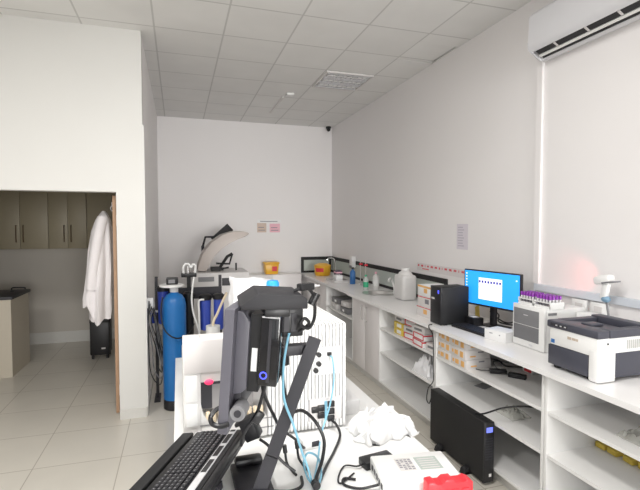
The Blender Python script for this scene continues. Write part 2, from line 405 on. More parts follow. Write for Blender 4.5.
mb = MB().box(-.012, 0, -.02, .02, -.04, .05).tube([(-.01, 0, -.01), (-.05, 0, -.02), (-.06, 0, .02)], .006)
mb.build('hook_body', STEEL, t)

# ------------------------------------------------------------------ right-hand bench run
XF = 2.06; CZ = .95; S1 = .69; S2 = .43
def open_bay(y0, y1, label, shelves):
    t = thing('shelf_unit', label, 'shelf unit', (XF, y0, 0)); n = y1-y0; D = XR-XF-.002
    B(.05, D, .002, n-.002, 0, .09).build('plinth', SKIRT, t)
    for a in (.001, n-.021): B(0, D, a, a+.02, .09, .918, bevel=.001).build('side_panel', WHITE, t)
    B(D-.012, D, .021, n-.021, .09, .918).build('back_panel', WHITE, t)
    B(0, D-.012, .021, n-.021, .09, .11).build('bottom_panel', WHITE, t)
    for z in shelves: B(.003, D-.012, .0215, n-.0215, z-.02, z).build('shelf', WHITE, t)
    return t
def door_cab(y0, y1, label, split):
    t = thing('base_cabinet', label, 'cabinet', (XF, y0, 0)); n = y1-y0; D = XR-XF-.002
    B(.05, D, .002, n-.002, 0, .09).build('plinth', SKIRT, t)
    B(.02, D, .001, n-.001, .09, .918).build('body', WHITE, t)
    ys = [0]+split+[n]
    for k, (a, b) in enumerate(zip(ys, ys[1:])):
        dr = B(0, .02, a+.003, b-.003, .095, .912, bevel=.002).build('door', DOORW, t)
        y = a+.06 if k % 2 else b-.06
        MB().tube([(0, y, .68), (-.03, y, .68), (-.03, y, .84), (0, y, .84)], .006, smooth=0, seg=10).build('handle', STEEL, dr)
    return t
open_bay(.75, 2.118, 'white open shelf unit under the printer, nearest the photographer', (S1, S2))
open_bay(2.122, 3.318, 'white open shelf unit behind the black upright power supply', (S1, S2))
open_bay(3.322, 4.438, 'white open shelf unit with red and yellow packs on top shelf', (S1, S2))
door_cab(4.442, 5.198, 'grey-white two-door base cabinet below the sink', [.378])
open_bay(5.202, 6.268, 'white open shelf unit with grey packages, second from the far corner', (.62,))
door_cab(6.272, 7.752, 'grey-white four-door base cabinet in the far right corner', [.37, .74, 1.11])
# worktop with a hole is one long thing
t = thing('worktop', 'long white worktop running along the right wall', 'worktop', (XF, .75, .918))
mb = MB()
# slab in pieces around the sink bowl cut-out (local coords), one mesh
y0, y1 = 5.08-.17-.75, 5.08+.17-.75; xs, xe = 2.365-.15-XF, 2.365+.15-XF
mb.box(-.06, XR-XF-.001, 0, y0, .001, .032).box(-.03, XR-XF-.001, y1, YB-.75-.001, .001, .032)
mb.box(-.06, xs, y0, y1, .001, .032).box(xe, XR-XF-.001, y0, y1, .001, .032)
mb.build('slab', TOPW, t)
t = thing('sink', 'round stainless steel sink set in the worktop', 'sink', (2.365, 5.08, CZ))
mb = MB(); mb.lathe([(.215, .003), (.215, .006), (.155, .007), (.15, .0), (.135, -.025), (.10, -.029), (.0205, -.029), (.02, -.0295), (.0, -.0295)][:-1], seg=40, close=False); mb.build('bowl', STEEL, t)
MB().cyl((0, 0, -.031), (0, 0, -.027), .022).build('drain', DARK, t)
t = thing('sink_tap', 'white curved swan-neck tap behind the round sink', 'tap', (2.52, 4.98, CZ))
MB().cyl((0, 0, 0), (0, 0, .02), .025).build('tap_base', PLAST, t)
MB().tube([(0, 0, .02), (0, .01, .08), (-.01, .035, .14), (-.03, .03, .18), (-.07, .0, .185), (-.09, -.02, .16)], .014).build('spout', PLAST, t)
t = thing('faucet', 'chrome gooseneck faucet in the far corner by the yellow container', 'faucet', (2.56, 7.28, CZ))
MB().cyl((0, 0, 0), (0, 0, .09), .028, .024).build('faucet_base', CHROME, t)
MB().tube([(0, 0, .09), (0, 0, .2), (-.02, 0, .26), (-.07, 0, .285), (-.13, 0, .275), (-.15, 0, .24)], .012).build('spout', CHROME, t)
MB().cyl((0, 0, .07), (.0, -.06, .08), .008).build('lever', CHROME, t)

# ---- far end of the worktop
def sharps(loc, label, s=1.0):
    t = thing('sharps_container', label, 'container', loc)
    MB().lathe([(.10*s, 0), (.115*s, .02*s), (.12*s, .13*s), (.10*s, .145*s)], seg=28).build('tub', YELLOW, t)
    MB().lathe([(.124*s, .135*s), (.124*s, .15*s), (.07*s, .175*s), (.05*s, .18*s)], seg=28).build('lid', YELLOW, t)
    mb = MB(); R = .121*s; bm = mb.bm; seg = 8; a0 = math.radians(200); a1 = math.radians(260)
    vs = [[bm.verts.new((R*math.cos(a0+(a1-a0)*i/seg), R*math.sin(a0+(a1-a0)*i/seg), z*s)) for i in range(seg+1)] for z in (.06, .115)]
    for i in range(seg): bm.faces.new((vs[0][i], vs[0][i+1], vs[1][i+1], vs[1][i]))
    mb.build('warning_label', REDL, t)
sharps((2.31, 7.22, CZ), 'yellow sharps container with red label on the far worktop', 1.15)
t = thing('white_cupboard', 'low white cupboard against the back wall left of the worktop', 'cupboard', (1.48, 7.35, 0))
B(-.5, .5, .02, .395, .06, .97).build('body', WHITE, t); B(-.5, .5, .06, .395, 0, .06).build('plinth', SKIRT, t)
for a in (-.498, .002): B(a, a+.496, 0, .02, .065, .968, bevel=.002).build('door', DOORW, t)
t = thing('yellow_bin', 'square yellow waste box with red label on the low white cupboard', 'container', (1.50, 7.56, .97))
MB().prism([(-.10, 0), (.10, 0), (.12, .17), (-.12, .17)], 'y', -.09, .09, bevel=.008).build('box', YELLOW, t)
B(-.13, .13, -.1, .1, .17, .2, bevel=.008).build('lid', YELLOW, t); B(.0, .085, -.0935, -.0905, .05, .13).build('warning_label', REDL, t)
t = thing('sample_tray', 'white tray of sample tubes behind the sink on the worktop', 'tray', (2.27, 6.35, CZ))
mb = MB().box(-.12, .12, -.2, .2, 0, .008).box(-.12, -.11, -.2, .2, .008, .035).box(.11, .12, -.2, .2, .008, .035).box(-.11, .11, -.2, -.19, .008, .035).box(-.11, .11, .19, .2, .008, .035)
mb.build('tray_body', PLASTG, t)
def small_box(name, label, cat, loc, sx, sy, sz, m, band=None, rot=0, group=None, bz=(.3, .6), bm_=None):
    t = thing(name, label, cat, loc, (0, 0, rot), group)
    B(-sx/2, sx/2, -sy/2, sy/2, 0, sz, bevel=.002).build('carton', m, t)
    if band: B(-sx/2-.001, sx/2+.001, -sy/2-.001, sy/2+.001, sz*bz[0], sz*bz[1]).build('printed_band', band, t)
    return t
small_box('glove_box', 'dark purple box standing on the white sample tray', 'box', (2.30, 6.42, CZ+.008), .09, .13, .15, mat('dark_purple_card', (.06, .03, .07), .5), PINK, bz=(.75, .9))
small_box('small_carton', 'small white carton at the front of the sample tray', 'box', (2.24, 6.25, CZ+.0085), .10, .13, .10, PAPER)
def bottle(name, label, loc, r, h, m, capm, neck=.35, lab=None):
    t = thing(name, label, 'bottle', loc)
    MB().lathe([(r*.95, 0), (r, .008), (r, h*.68), (r*.8, h*.78), (r*neck, h*.84), (r*neck, h*.88)], seg=20).build('bottle_body', m, t)
    MB().cyl((0, 0, h*.88), (0, 0, h), r*neck*1.15, seg=16).build('cap', capm, t)
    if lab: MB().cyl((0, 0, h*.2), (0, 0, h*.55), r*1.01, caps=False).build('bottle_label', lab, t)
    return t
bottle('spray_bottle', 'dark blue bottle beside the sample tray', (2.38, 6.02, CZ), .04, .24, BBLUE, BLACK)
bottle('soap_bottle', 'clear bottle with green liquid beside the round sink', (2.31, 5.38, CZ), .035, .2, mat('clear_bottle', (.75, .82, .78), .15, trans=.4), GREEN, lab=GREEN)
bottle('pump_bottle', 'white bottle with pale pink cap at the far side of the sink', (2.47, 5.42, CZ), .042, .23, MILKY, PINK, lab=PAPER)
t = thing('soap_dispenser', 'white soap dispenser fixed to the right wall above the worktop', 'dispenser', (XR-.009, 6.62, 1.13))
B(-.07, 0, -.06, .06, 0, .17, bevel=.012).build('housing', PLAST, t); B(-.074, -.06, -.05, .05, -.012, .03, bevel=.004).build('push_bar', MID, t)
for y, s in ((6.02, 'left'), (5.84, 'right')):
    t = thing('clamp_stand', 'thin steel clamp stand with red clamp, %s one of the pair' % s, 'stand', (2.5, y, CZ))
    B(-.06, .06, -.05, .05, 0, .012, bevel=.002).build('base', STEEL, t); MB().cyl((0, 0, .012), (0, 0, .34), .005, seg=10).build('rod', STEEL, t)
    B(-.015, .03, -.012, .012, .27, .295).build('clamp', REDL, t)
t = thing('water_jug', 'tall milky white plastic jug beside the sink', 'jug', (2.44, 4.56, CZ))
MB().box(-.09, .09, -.115, .115, 0, .285, bevel=.035, seg=3).lathe([(.085, .275), (.07, .31), (.045, .325), (.045, .335)], seg=24).build('jug_body', MILKY, t)
MB().cyl((0, 0, .335), (0, 0, .355), .05).build('cap', PLAST, t)
MB().tube([(.0, .115, .27), (.0, .17, .25), (.0, .175, .14), (.0, .115, .07)], .013).build('handle', MILKY, t)
# carton stack beside the computer tower
for k in range(3):
    t = small_box('test_kit_carton', ('white test kit carton with red line at the bottom of the counter stack', 'white test kit carton with red line, middle of the counter stack', 'white and orange test kit carton on top of the counter stack')[k], 'box', (2.24, 3.62+(.01, -.01, .0)[k], CZ+.096*k), .22, .24, .095, PINKG if k < 2 else PAPER, REDL if k < 2 else ORANGE, (0, .05, -.04)[k], 'cartons stacked beside the computer', (.86, .93) if k < 2 else (.8, .99))
    B(-.112, -.11, -.06, .0, .03, .07).build('printed_mark', INK if k == 1 else ORANGE, t)

# ---- computer tower, keyboard, monitor, bits
t = thing('computer_tower', 'black desktop computer tower standing on the worktop', 'computer', (2.07, 3.25, CZ))
B(.012, .27, 0, .165, .006, .320, bevel=.004).build('casing', BLACKM, t)
B(0, .012, 0, .165, .004, .322, bevel=.004).build('front_panel', BLACK, t)
B(-.001, .0, .03, .05, .265, .292).build('power_light', LEDB, t); B(-.002, .0, .10, .145, .21, .225).build('usb_ports', PLASTG, t)
for x in (.04, .22): B(x, x+.03, .01, .155, 0, .006).build('foot', BLACK, t)
t = thing('computer_keyboard', 'black keyboard on the worktop in front of the monitor', 'keyboard', (2.235, 3.03, CZ), (0, 0, math.radians(4)))
B(-.075, .075, -.20, .19, 0, .016, bevel=.004).build('base', BLACK, t)
k0 = None
for r in range(6):
    for c in range(15):
        x = -.058+r*.0225; y = -.185+c*.0252
        if k0 is None: k0 = B(-.0095, .0095, -.0105, .0105, 0, .007, bevel=.0015).build('key', KEY, t, (x, y, .016))
        else:
            k = k0.copy(); COL.objects.link(k); k.location = (x, y, .016)
ang = math.atan2(2.44-2.32, 3.29-2.74)
t = thing('computer_monitor', 'flat computer monitor showing a blue desktop with a white window', 'monitor', (2.42, 3.075, CZ), (0, 0, math.radians(12.5)))
# local: +y along screen (far end), screen faces -x
W2 = .277; z0, z1 = .163, .462
B(0, .03, -W2, W2, z0, z1, bevel=.004).build('housing', BLACK, t)
sc = B(-.001, .0005, -W2+.010, W2-.010, z0+.016, z1-.010).build('screen', SCREEN, t)
wy0, wy1, wz0, wz1 = -.11, .12, z0+.06, z1-.06
B(-.002, -.001, wy0, wy1, wz0, wz1).build('open_window', SCRW, sc); B(-.0025, -.002, wy0+.01, wy1-.01, wz0+.01, wz1-.06).build('window_body', SCRP, sc)
mb = MB()
for i in range(8): y = wy0+.012+i*(wy1-wy0-.03)/7.; mb.box(-.003, -.002, y-.002, y+.014, wz1-.042, wz1-.022)
mb.build('toolbar_icons', SCRN, sc)
mb = MB()
for i in range(9): mb.box(-.002, -.001, W2-.035, W2-.022, z1-.03-i*.025-.01, z1-.03-i*.025)
for y, z in ((-W2+.03, z1-.06), (-W2+.03, z0+.05)): mb.box(-.002, -.001, y, y+.012, z, z+.01)
mb.build('desktop_icons', SCRW, sc)
B(.03, .05, -.03, .03, .012, .29, bevel=.004).build('stand_neck', BLACK, t)
B(-.0, .13, -.11, .11, 0, .012, bevel=.004).build('stand_base', BLACK, t)
t = thing('label_box', 'small black box with white label under the monitor', 'device', (2.225, 2.0, 0)); t.location = (2.36, 3.20, CZ+.0005)
B(-.05, .05, -.06, .06, 0, .07, bevel=.008).build('casing', BLACK, t); B(-.03, .02, -.03, .03, .0705, .072).build('paper_label', PAPER, t)
tag(B(-.002, .002, -.07, .07, 0, .12).build('yellow_folder', YEL2, None, (2.53, 3.38, CZ+.002), (0, math.radians(-4), math.radians(-50))), 'yellow card propped behind the monitor', 'card')
t = thing('carton', 'white carton lying on the worktop in front of the monitor', 'box', (2.285, 2.84, CZ), (0, 0, math.radians(14)))
t.location = (2.245, 2.725, CZ)
B(-.075, .075, -.09, .09, 0, .075, bevel=.003).build('carton_body', PAPER, t)
mb = MB().box(-.0765, -.0745, -.045, -.035, .045, .052).box(-.0765, -.0745, .02, .045, .05, .055); mb.build('printed_mark', INK, t)
t = thing('computer_mouse', 'white computer mouse lying behind the white carton', 'mouse', (2.40, 2.845, CZ))
MB().sph((0, 0, .014), .03, (1.5, 1, .75)).build('mouse_shell', PLAST, t)
for i, (a, g) in enumerate(((-.05, 'nearer the monitor foot'), (.05, 'towards the wall'))):
    cable('cable', 'black looped cable behind the monitor, %s' % g, [(2.47+a*.5, 2.80, 1.19), (2.52+a*.5, 2.86+a, 1.07), (2.56+a*.4, 2.95+a, 1.0), (2.55+a*.4, 3.1, .985), (2.58, 3.22+a, 1.03), (2.62, 3.3, 1.05)], .006, BLACK)

# ---- compact analyser and tube racks
t = thing('haematology_analyzer', 'compact white analyzer with dark grey front panel on the worktop', 'analyzer', (2.26, 2.34, CZ))
B(.02, .34, 0, .29, .0, .285, bevel=.008).build('casing', PLAST, t)
B(0, .02, 0, .29, .003, .29, bevel=.006).build('front_frame', PLAST, t)
B(-.004, .0, .045, .275, .155, .262, bevel=.0015).build('upper_door', MID, t); B(-.004, .0, .045, .275, .05, .15, bevel=.0015).build('lower_door', mat('grey_door', (.17, .17, .18), .45), t)
B(-.006, -.004, .14, .18, .22, .226).build('badge', SILVER, t); B(-.003, 0, .10, .13, .02, .032).build('button', SILVER, t)
B(.03, .10, -.0015, 0, .245, .262).build('side_badge', MID, t)
RT = CZ+.285
def rack(loc, ny, label, tg):
    t = thing('tube_rack', label, 'rack', (loc[0], loc[1], RT)); L = ny*.026+.01
    B(0, .115, 0, L, 0, .006).build('base', PLAST, t)
    mb = MB()
    for x in (0, .111): mb.box(x, x+.004, 0, L, .006, .018)
    mb.box(0, .115, 0, .004, .006, .045).box(0, .115, L-.004, L, .006, .045)
    mb.build('side_wall', PLAST, t)
    mb = MB()
    for x in (.0, .027, .0545, .082, .109): mb.box(x, x+.006, .004, L-.004, .036, .042)
    mb.build('grid_bar', PLAST, t)
    return [(loc[0]+.0168+.0272*i, loc[1]+.018+.026*j) for i in range(4) for j in range(ny)]
spots = [(p, 'standing in the farther white rack') for p in rack((2.30, 2.485), 5, 'white tube rack with purple caps on the analyzer, farther one', '')]
spots += [(p, 'standing in the nearer white rack') for p in rack((2.30, 2.335), 5, 'white tube rack with purple caps on the analyzer, nearer one', '')]
tb = None
for (x, y), lab in spots:
    dz = random.uniform(-.001, .004)
    if tb is None:
        tb = thing('blood_tube', '', 'tube', (x, y, RT+.0065), (0, 0, 0), 'purple-capped blood tubes on the analyzer')
        MB().lathe([(.003, 0), (.0062, .004), (.0065, .058)], seg=12).build('tube_body', TUBE, tb)
        MB().cyl((0, 0, .054), (0, 0, .078), .0092, .0085, seg=12).build('cap', PURPLE, tb)
        MB().cyl((0, 0, .012), (0, 0, .03), .0067, seg=12, caps=False).build('tube_label', INK, tb)
        tb['label'] = 'purple-capped blood tube ' + lab; tb['group'] = 'blood tubes ' + lab
    else:
        r = dup(tb, (x, y, RT+.0065), (0, 0, random.uniform(0, 6)), 'purple-capped blood tube ' + lab, 'blood tubes ' + lab)
small_box('reagent_carton', 'white reagent carton standing behind the compact analyzer', 'box', (2.56, 2.262, CZ), .10, .13, .26, PAPER)

# ---- laser printer
t = thing('laser_printer', 'white and charcoal laser printer on the near end of the worktop', 'printer', (2.08, 1.79, CZ))
W, D, HP = .335, .40, .30
B(.012, D, .0, W, .155, .24, bevel=.006).build('upper_body', PLAST, t)
B(.002, .012, .004, W-.02, .14, .243, bevel=.003).build('front_door', PLAST, t)
B(.02, D, .012, W, .018, .155, bevel=.004).build('lower_body', PRDARK, t)
B(.0, .02, .06, W-.004, .022, .137, bevel=.004).build('paper_cassette', PRDARK, t)
B(.0, .125, -.003, .058, .004, .175, bevel=.010).build('corner_column', PLAST, t)
# dark top with sunken output tray
mb = MB().box(-.006, .075, -.006, W+.004, .238, .28, bevel=.008).box(.33, D, -.006, W+.004, .238, .29, bevel=.006)
mb.box(.075, .33, -.006, .05, .238, .28, bevel=.004).box(.075, .33, W-.045, W+.004, .238, .28, bevel=.004)
mb.build('top_cover', PRDARK, t)
MB().prism([(.075, .246), (.33, .246), (.33, .250), (.075, .276)], 'y', .05, W-.045).build('output_tray', SLATE, t)
B(.10, .19, .13, .2, .268, .284, bevel=.006).build('paper_stop', PRDARK, t)
B(-.0065, -.005, .19, .31, .25, .268).build('control_panel', DARK, t); mb = MB()
for i in range(3): mb.box(-.008, -.006, .20+i*.03, .212+i*.03, .255, .262)
mb.build('button', SILVER, t)
mb = MB().box(.0005, .002, .17, .195, .195, .21).box(.0005, .002, .14, .165, .196, .209).box(.0005, .002, .125, .137, .196, .209); mb.build('badge', mat('bronze_logo', (.55, .45, .36), .4), t)
B(.0005, .002, .285, .31, .15, .172).build('blue_sticker', BBLUE, t)
mb = MB()
for i in range(7): mb.box(.20+i*.014, .207+i*.014, -.003, .0, .175, .222)
mb.build('side_vent', mat('vent_grey', (.5, .5, .48), .5), t)
B(.06, .07, -.004, -.002, .205, .215).build('side_button', DARK, t)
for x in (.03, D-.05):
    for y in (.06, W-.05): B(x, x+.03, y, y+.03, 0, .018).build('foot', BLACK, t)

# ---- barcode scanner on stand, red glow from its own lamp
t = thing('barcode_scanner', 'white barcode scanner on a thin stand behind the printer', 'scanner', (2.55, 2.12, CZ))
MB().cyl((0, 0, 0), (0, 0, .015), .055, .05).build('stand_base', PLASTG, t)
MB().tube([(0, 0, .015), (.01, -.005, .16), (.005, .01, .27), (-.01, .015, .36)], .007).build('stand_neck', MID, t)
MB().sph((-.015, .015, .375), .035, (.7, .8, .6)).build('cradle', mat('blue_grey', (.20, .33, .45), .4), t)
M = Matrix.Translation((-.015, .02, .43)) @ Matrix.Rotation(math.radians(12), 4, 'X')
MB().box(-.018, .018, -.022, .022, -.055, .05, bevel=.012, M=M).build('handle', PLAST, t)
M = Matrix.Translation((-.015, .03, .495)) @ Matrix.Rotation(math.radians(-12), 4, 'X')
MB().box(-.032, .032, -.055, .06, -.026, .028, bevel=.016, M=M).build('scanner_head', PLAST, t)
M = Matrix.Translation((-.015, .005, .487)) @ Matrix.Rotation(math.radians(-12), 4, 'X')
MB().box(-.034, .034, -.06, .02, -.012, -.002, bevel=.003, M=M).build('trigger', MID, t)
l = bpy.data.lights.new('scanner_lamp', 'SPOT'); l.energy = 1.6; l.color = (1, .12, .12); l.spot_size = math.radians(75); l.spot_blend = 1.0; l.shadow_soft_size = .02
lo = bpy.data.objects.new('scanner_lamp', l); COL.objects.link(lo); lo.location = (2.50, 2.235, 1.46)
lo.rotation_euler = (Vector((2.66, 2.47, 1.44))-Vector(lo.location)).to_track_quat('-Z', 'Y').to_euler()
for y, g in ((2.42, 'farther'), (2.27, 'nearer')):
    t = thing('wall_socket', 'white wall socket below the trunking, %s one' % g, 'socket', (XR, y, 1.19))
    B(-.03, 0, -.06, .06, 0, .085, bevel=.005).build('box', PLAST, t); B(-.033, -.03, -.03, .03, .02, .06).build('face', PLASTG, t)

# ---- things on the shelves
kits = None
for k in range(3):
    for j in range(2):
        lab = 'pale test kit box with orange print, %s row, %s column on shelf' % (('bottom', 'middle', 'top')[k], ('near', 'far')[j])
        x, y, z = 2.06+.115, 2.985+j*.205, S1+.074*k+.0005
        if kits is None:
            kits = thing('test_kit_box', lab, 'box', (x, y, z), (0, 0, 0), 'test kit boxes stacked on the shelf')
            B(-.11, .11, -.098, .098, 0, .072, bevel=.002).build('carton', PINKG, kits)
            mb = MB()
            for q, (a, b) in enumerate(((-.07, -.03), (.0, .045), (.06, .08))): mb.box(-.112, -.11, a, b, .012+.006*q, .056-.004*q)
            mb.box(-.07, -.02, -.1, -.098, .02, .03)
            mb.build('printed_pattern', ORANGE, kits)
            mb = MB().box(.0, .05, -.1, -.098, .05, .06); mb.build('barcode', INK, kits)
        else: dup(kits, (x+random.uniform(-.008, .008), y, z), (0, 0, random.uniform(-.03, .03)), lab)
# red/yellow packs on the far open shelf
specs = [(2.20, 4.06, 0, 'yellow', 'yellow and white pack at the far end of the pile'), (2.20, 4.06, 1, 'yellow', 'yellow and white pack leaning on top at the far end'), (2.21, 3.86, 0, 'red', 'red and white pack at the bottom middle of the pile'),
         (2.20, 3.85, 1, 'grey', 'grey and white pack in the middle of the pile'), (2.22, 3.86, 2, 'red', 'red and white pack on the top middle of the pile'), (2.17, 3.62, 0, 'red', 'white box with red frame at the near end, lower'),
         (2.17, 3.61, 1, 'red', 'white box with red frame at the near end, upper'), (2.21, 4.07, 2, 'grey', 'pale grey pack on top at the far end of the pile'), (2.19, 3.435, 0, 'grey', 'pale pack at the near corner of the pile'), (2.16, 3.62, 2, 'grey', 'grey pack on the very top at the near end')]
for x, y, k, c, lab in specs:
    t = thing('reagent_pack', lab, 'box', (x, y, S1+.062*k+.001), (0, 0, random.uniform(-.12, .12)), 'packs piled on the far open shelf')
    sy = .075 if y < 3.5 else .095
    B(-.1, .1, -sy, sy, 0, .058, bevel=.002).build('carton', {'yellow': YEL2, 'red': PAPER, 'grey': PINKG}[c], t)
    if c == 'red':
        mb = MB().box(-.102, -.1, -sy, sy, .048, .057).box(-.102, -.1, -sy, sy, .001, .009).box(-.102, -.1, sy-.012, sy, .009, .048).box(-.102, -.1, -sy, -sy+.012, .009, .048).box(-.1, .1, -sy-.002, -sy, .04, .052)
        mb.build('red_frame', REDL, t)
    elif c == 'yellow': B(-.102, -.1, -.06, .03, .012, .046).build('white_label', PAPER, t)
    else: B(-.102, -.1, -.06, .05, .02, .04).build('grey_label', MID, t)
t = tag(crumple(.26, .28, .2, 14, 3, 4).build('plastic_bag', FILM, None, (2.21, 3.60, S2+.001)), 'crumpled white plastic bag on the lower shelf', 'bag')
for k, (y, z, w) in enumerate(((6.0, .0, .3), (5.62, .0, .26), (5.95, .08, .28), (5.60, .085, .2))):
    t = thing('grey_package', ('grey wrapped package at the far bottom of the shelf by the sink cabinet', 'grey wrapped package at the near bottom of the shelf by the sink cabinet', 'grey wrapped package lying on the far bottom one', 'grey wrapped package lying on the near bottom one')[k], 'package', (2.22, y, .62+z+.001), (0, 0, .1*k-.1))
    B(-.13, .13, -w/2, w/2, 0, .075, bevel=.012).build('wrapping', (PLASTG, MID, MID, PLASTG)[k], t)
    B(-.132, -.13, -.03, .03, .02, .05).build('package_label', PAPER, t)
def adapter(loc, rot, label, sx=.05, sy=.12, sz=.03):
    t = thing('power_adapter', label, 'adapter', loc, (0, 0, rot)); B(-sx/2, sx/2, -sy/2, sy/2, 0, sz, bevel=.005).build('brick', BLACK, t)
    MB().tube([(0, sy/2, sz/2), (0, sy/2+.03, sz/2), (.02, sy/2+.06, .008), (.05, sy/2+.09, .005)], .004).build('lead', BLACK, t); return t
adapter((2.25, 2.76, S1+.001), math.radians(60), 'black power adapter on the shelf, farther of the front two')
adapter((2.31, 2.63, S1+.001), math.radians(35), 'black power adapter on the shelf, nearer of the front two')
cable('cable', 'black cable coiled on the shelf behind the power adapters', [(2.35, 3.1, S1+.012), (2.42, 2.98, S1+.02), (2.40, 2.85, S1+.012), (2.48, 2.72, S1+.03), (2.50, 2.58, S1+.02), (2.45, 2.45, S1+.01), (2.42, 2.3, S1+.01), (2.50, 2.2, S1+.008)], .006, BLACK)
cable('cable', 'grey cable lying at the back of the kit shelf', [(2.30, 2.83, S1+.006), (2.40, 3.0, S1+.006), (2.5, 2.92, S1+.006), (2.56, 2.7, S1+.006)], .004, MID)
t = thing('connector_box', 'small red and white box behind the power adapters', 'box', (2.50, 2.62, S1+.001)); t.location = (2.50, 2.70, S1+.001)
B(-.04, .04, -.05, .05, 0, .05, bevel=.002).build('carton', PAPER, t); B(-.042, -.04, -.04, .03, .008, .04).build('red_face', RED, t)
t = thing('flat_pouch', 'dark flat pouch lying on the lower shelf behind the power supply', 'pouch', (2.42, 3.02, S2+.001), (0, 0, .3))
t.location = (2.44, 3.17, S2+.001)
mb = crumple(.12, .1, .012, 8, 5); mb.build('pouch_body', MID, t)
tag(crumple(.16, .18, .06, 12, 11, 5).build('plastic_bag', mat('thin_clear_bag', (.85, .85, .80), .2, trans=.5), None, (2.27, 2.62, S2+.001)), 'small clear plastic bag on the lower shelf near the cable', 'bag')
tag(crumple(.16, .16, .05, 12, 21, 5).build('plastic_bag', mat('thin_clear_bag', (.85, .85, .80), .2), None, (2.24, 1.66, S1+.001)), 'small clear plastic bag on the shelf under the printer', 'bag')
for k, y in enumerate((1.68, 1.81, 1.90, 2.00, 2.08)):
    t = thing('yellow_pack', 'small yellow pack at the back of the lower shelf under the printer', 'box', (2.455, y-.02, S2+.001), (0, 0, random.uniform(-.2, .2)), 'yellow packs on the lower shelf under the printer')
    B(-.03, .03, -.035, .03, 0, .032, bevel=.003).build('carton', YEL2, t)

# ---- UPS on the floor
t = thing('power_supply', 'tall narrow black uninterruptible power supply standing on the floor', 'power supply', (2.0-.02, 2.53, 0))
t.location = (1.972, 2.545, 0)
B(0, .08, .012, .69, .02, .44, bevel=.003).build('casing', BLACKM, t)
B(0, .08, 0, .012, .02, .44, bevel=.003).build('front_panel', BLACK, t)
B(.016, .066, -.002, 0, .37, .405).build('display', LCD, t)
mb = MB()
for i in range(9): mb.box(.01, .07, -.0015, 0, .18+i*.018, .187+i*.018)
mb.build('front_vent', DARK, t)
B(.04, .06, -.0015, 0, .06, .08).build('badge', PLASTG, t)
for y in (.16, .50):
    mb = MB().prism([(-.045, 0), (.08, 0), (.08, .02), (-.02, .02)], 'y', y, y+.05).prism([(-.05, 0), (-.001, 0), (-.001, .05), (-.02, .045), (-.04, .03)], 'y', y, y+.05)
    mb.build('foot', BLACK, t)
MB().box(.015, .07, .69, .715, .35, .43).build('rear_socket', PLASTG, t)
cable('power_cable', 'black mains cable running from the power supply to the shelf', [(2.01, 2.70, .446), (2.02, 2.62, .47), (2.08, 2.48, .56), (2.18, 2.36, .60), (2.25, 2.25, .59), (2.30, 2.155, .57)], .006, BLACK)
cable('power_cable', 'black cable looping down behind the upright power supply', [(2.02, 3.30, .958), (1.993, 3.30, .955), (1.99, 3.30, .93), (2.03, 3.30, .85), (2.035, 3.30, .6), (2.03, 3.29, .48), (1.99, 3.30, .42), (1.97, 3.29, .33), (1.985, 3.275, .30), (2.0, 3.265, .36)], .0042, BLACK)

# ---- wall notices
t = thing('wall_notice', 'pale lavender notice sheet on the right wall', 'notice', (XR-.001, 3.81, 1.55))
B(-.002, 0, -.09, .09, 0, .25).build('sheet', MAUVE, t); mb = MB()
for i in range(8): mb.box(-.003, -.002, -.03+(.02 if i % 3 else 0), .07, .03+i*.026, .04+i*.026)
mb.build('printed_lines', mat('faint_ink', (.52, .49, .56), .6), t)
t = thing('wall_sign', 'pale strip with red lettering on the right wall above the splashback', 'sign', (XR-.001, 4.2, 1.27))
B(-.002, 0, -.44, .48, 0, .085).build('sheet', mat('pale_strip', (.76, .72, .72), .6), t); mb = MB(); y = .46
rr = random.Random(3)
while y > -.40:
    wd = rr.choice((.03, .045, .02, .055)); 
    n = max(1, int(wd/.012))
    for q in range(n): mb.box(-.003, -.002, y-.012*q-.009, y-.012*q, .048+rr.uniform(-.004, .002), .068)
    y -= wd+.028
for q in range(10): mb.box(-.003, -.002, .36-.014*q-.01, .36-.014*q, .018, .03)
mb.build('red_lettering', REDL, t)
def notice(name, label, x0, x1, z0, z1, m, lines):
    t = thing(name, label, 'notice', ((x0+x1)/2, YB-.001, z0)); h = (x1-x0)/2
    B(-h, h, -.002, 0, 0, z1-z0).build('sheet', m, t)
    mb = MB()
    for i in range(lines): mb.box(-h*.75, h*(.7-.2*(i % 2)), -.003, -.002, (z1-z0)*(.2+.6*i/lines), (z1-z0)*(.2+.6*i/lines)+.012)
    mb.build('printed_lines', INK, t)
notice('wall_notice', 'beige card pinned on the back wall, left of the pink one', 1.30, 1.46, 1.67, 1.83, BEIGEP, 2)
notice('wall_notice', 'pink card pinned on the back wall', 1.52, 1.70, 1.67, 1.82, PINK, 2)
notice('wall_notice', 'white strip pinned above the beige and pink cards', 1.30, 1.72, 1.845, 1.89, PAPER, 1)
t = thing('wall_socket', 'small white socket on the back wall behind the open analyzer lid', 'socket', (1.06, YB-.001, 1.6))
B(-.06, .06, -.02, 0, 0, .07, bevel=.006).build('face', PLAST, t)

# ------------------------------------------------------------------ island table and the big analyser
TZ = .80; TX0, TX1, TY0, TY1 = -.03, 1.035, .9, 3.49
t = thing('lab_table', 'large white table in the middle of the room', 'table', (.5, 2.2, 0))
B(TX0-.5, TX1-.5, TY0-2.2, TY1-2.2, TZ-.035, TZ, bevel=.003).build('tabletop', TABLE, t)
for x in (TX0+.1, TX1-.1):
    for y in (TY0+.1, TY1-.1): B(x-.525, x-.475, y-2.225, y-2.175, 0, TZ-.035).build('leg', WHITE, t)
B(TX0-.5+.12, TX1-.5-.12, TY1-2.2-.13, TY1-2.2-.11, .2, TZ-.035).build('end_panel', WHITE, t)
B(TX0-.5+.06, TX0-.5+.08, TY0-2.2+.13, TY1-2.2-.13, .1, TZ-.035).build('side_panel', WHITE, t)

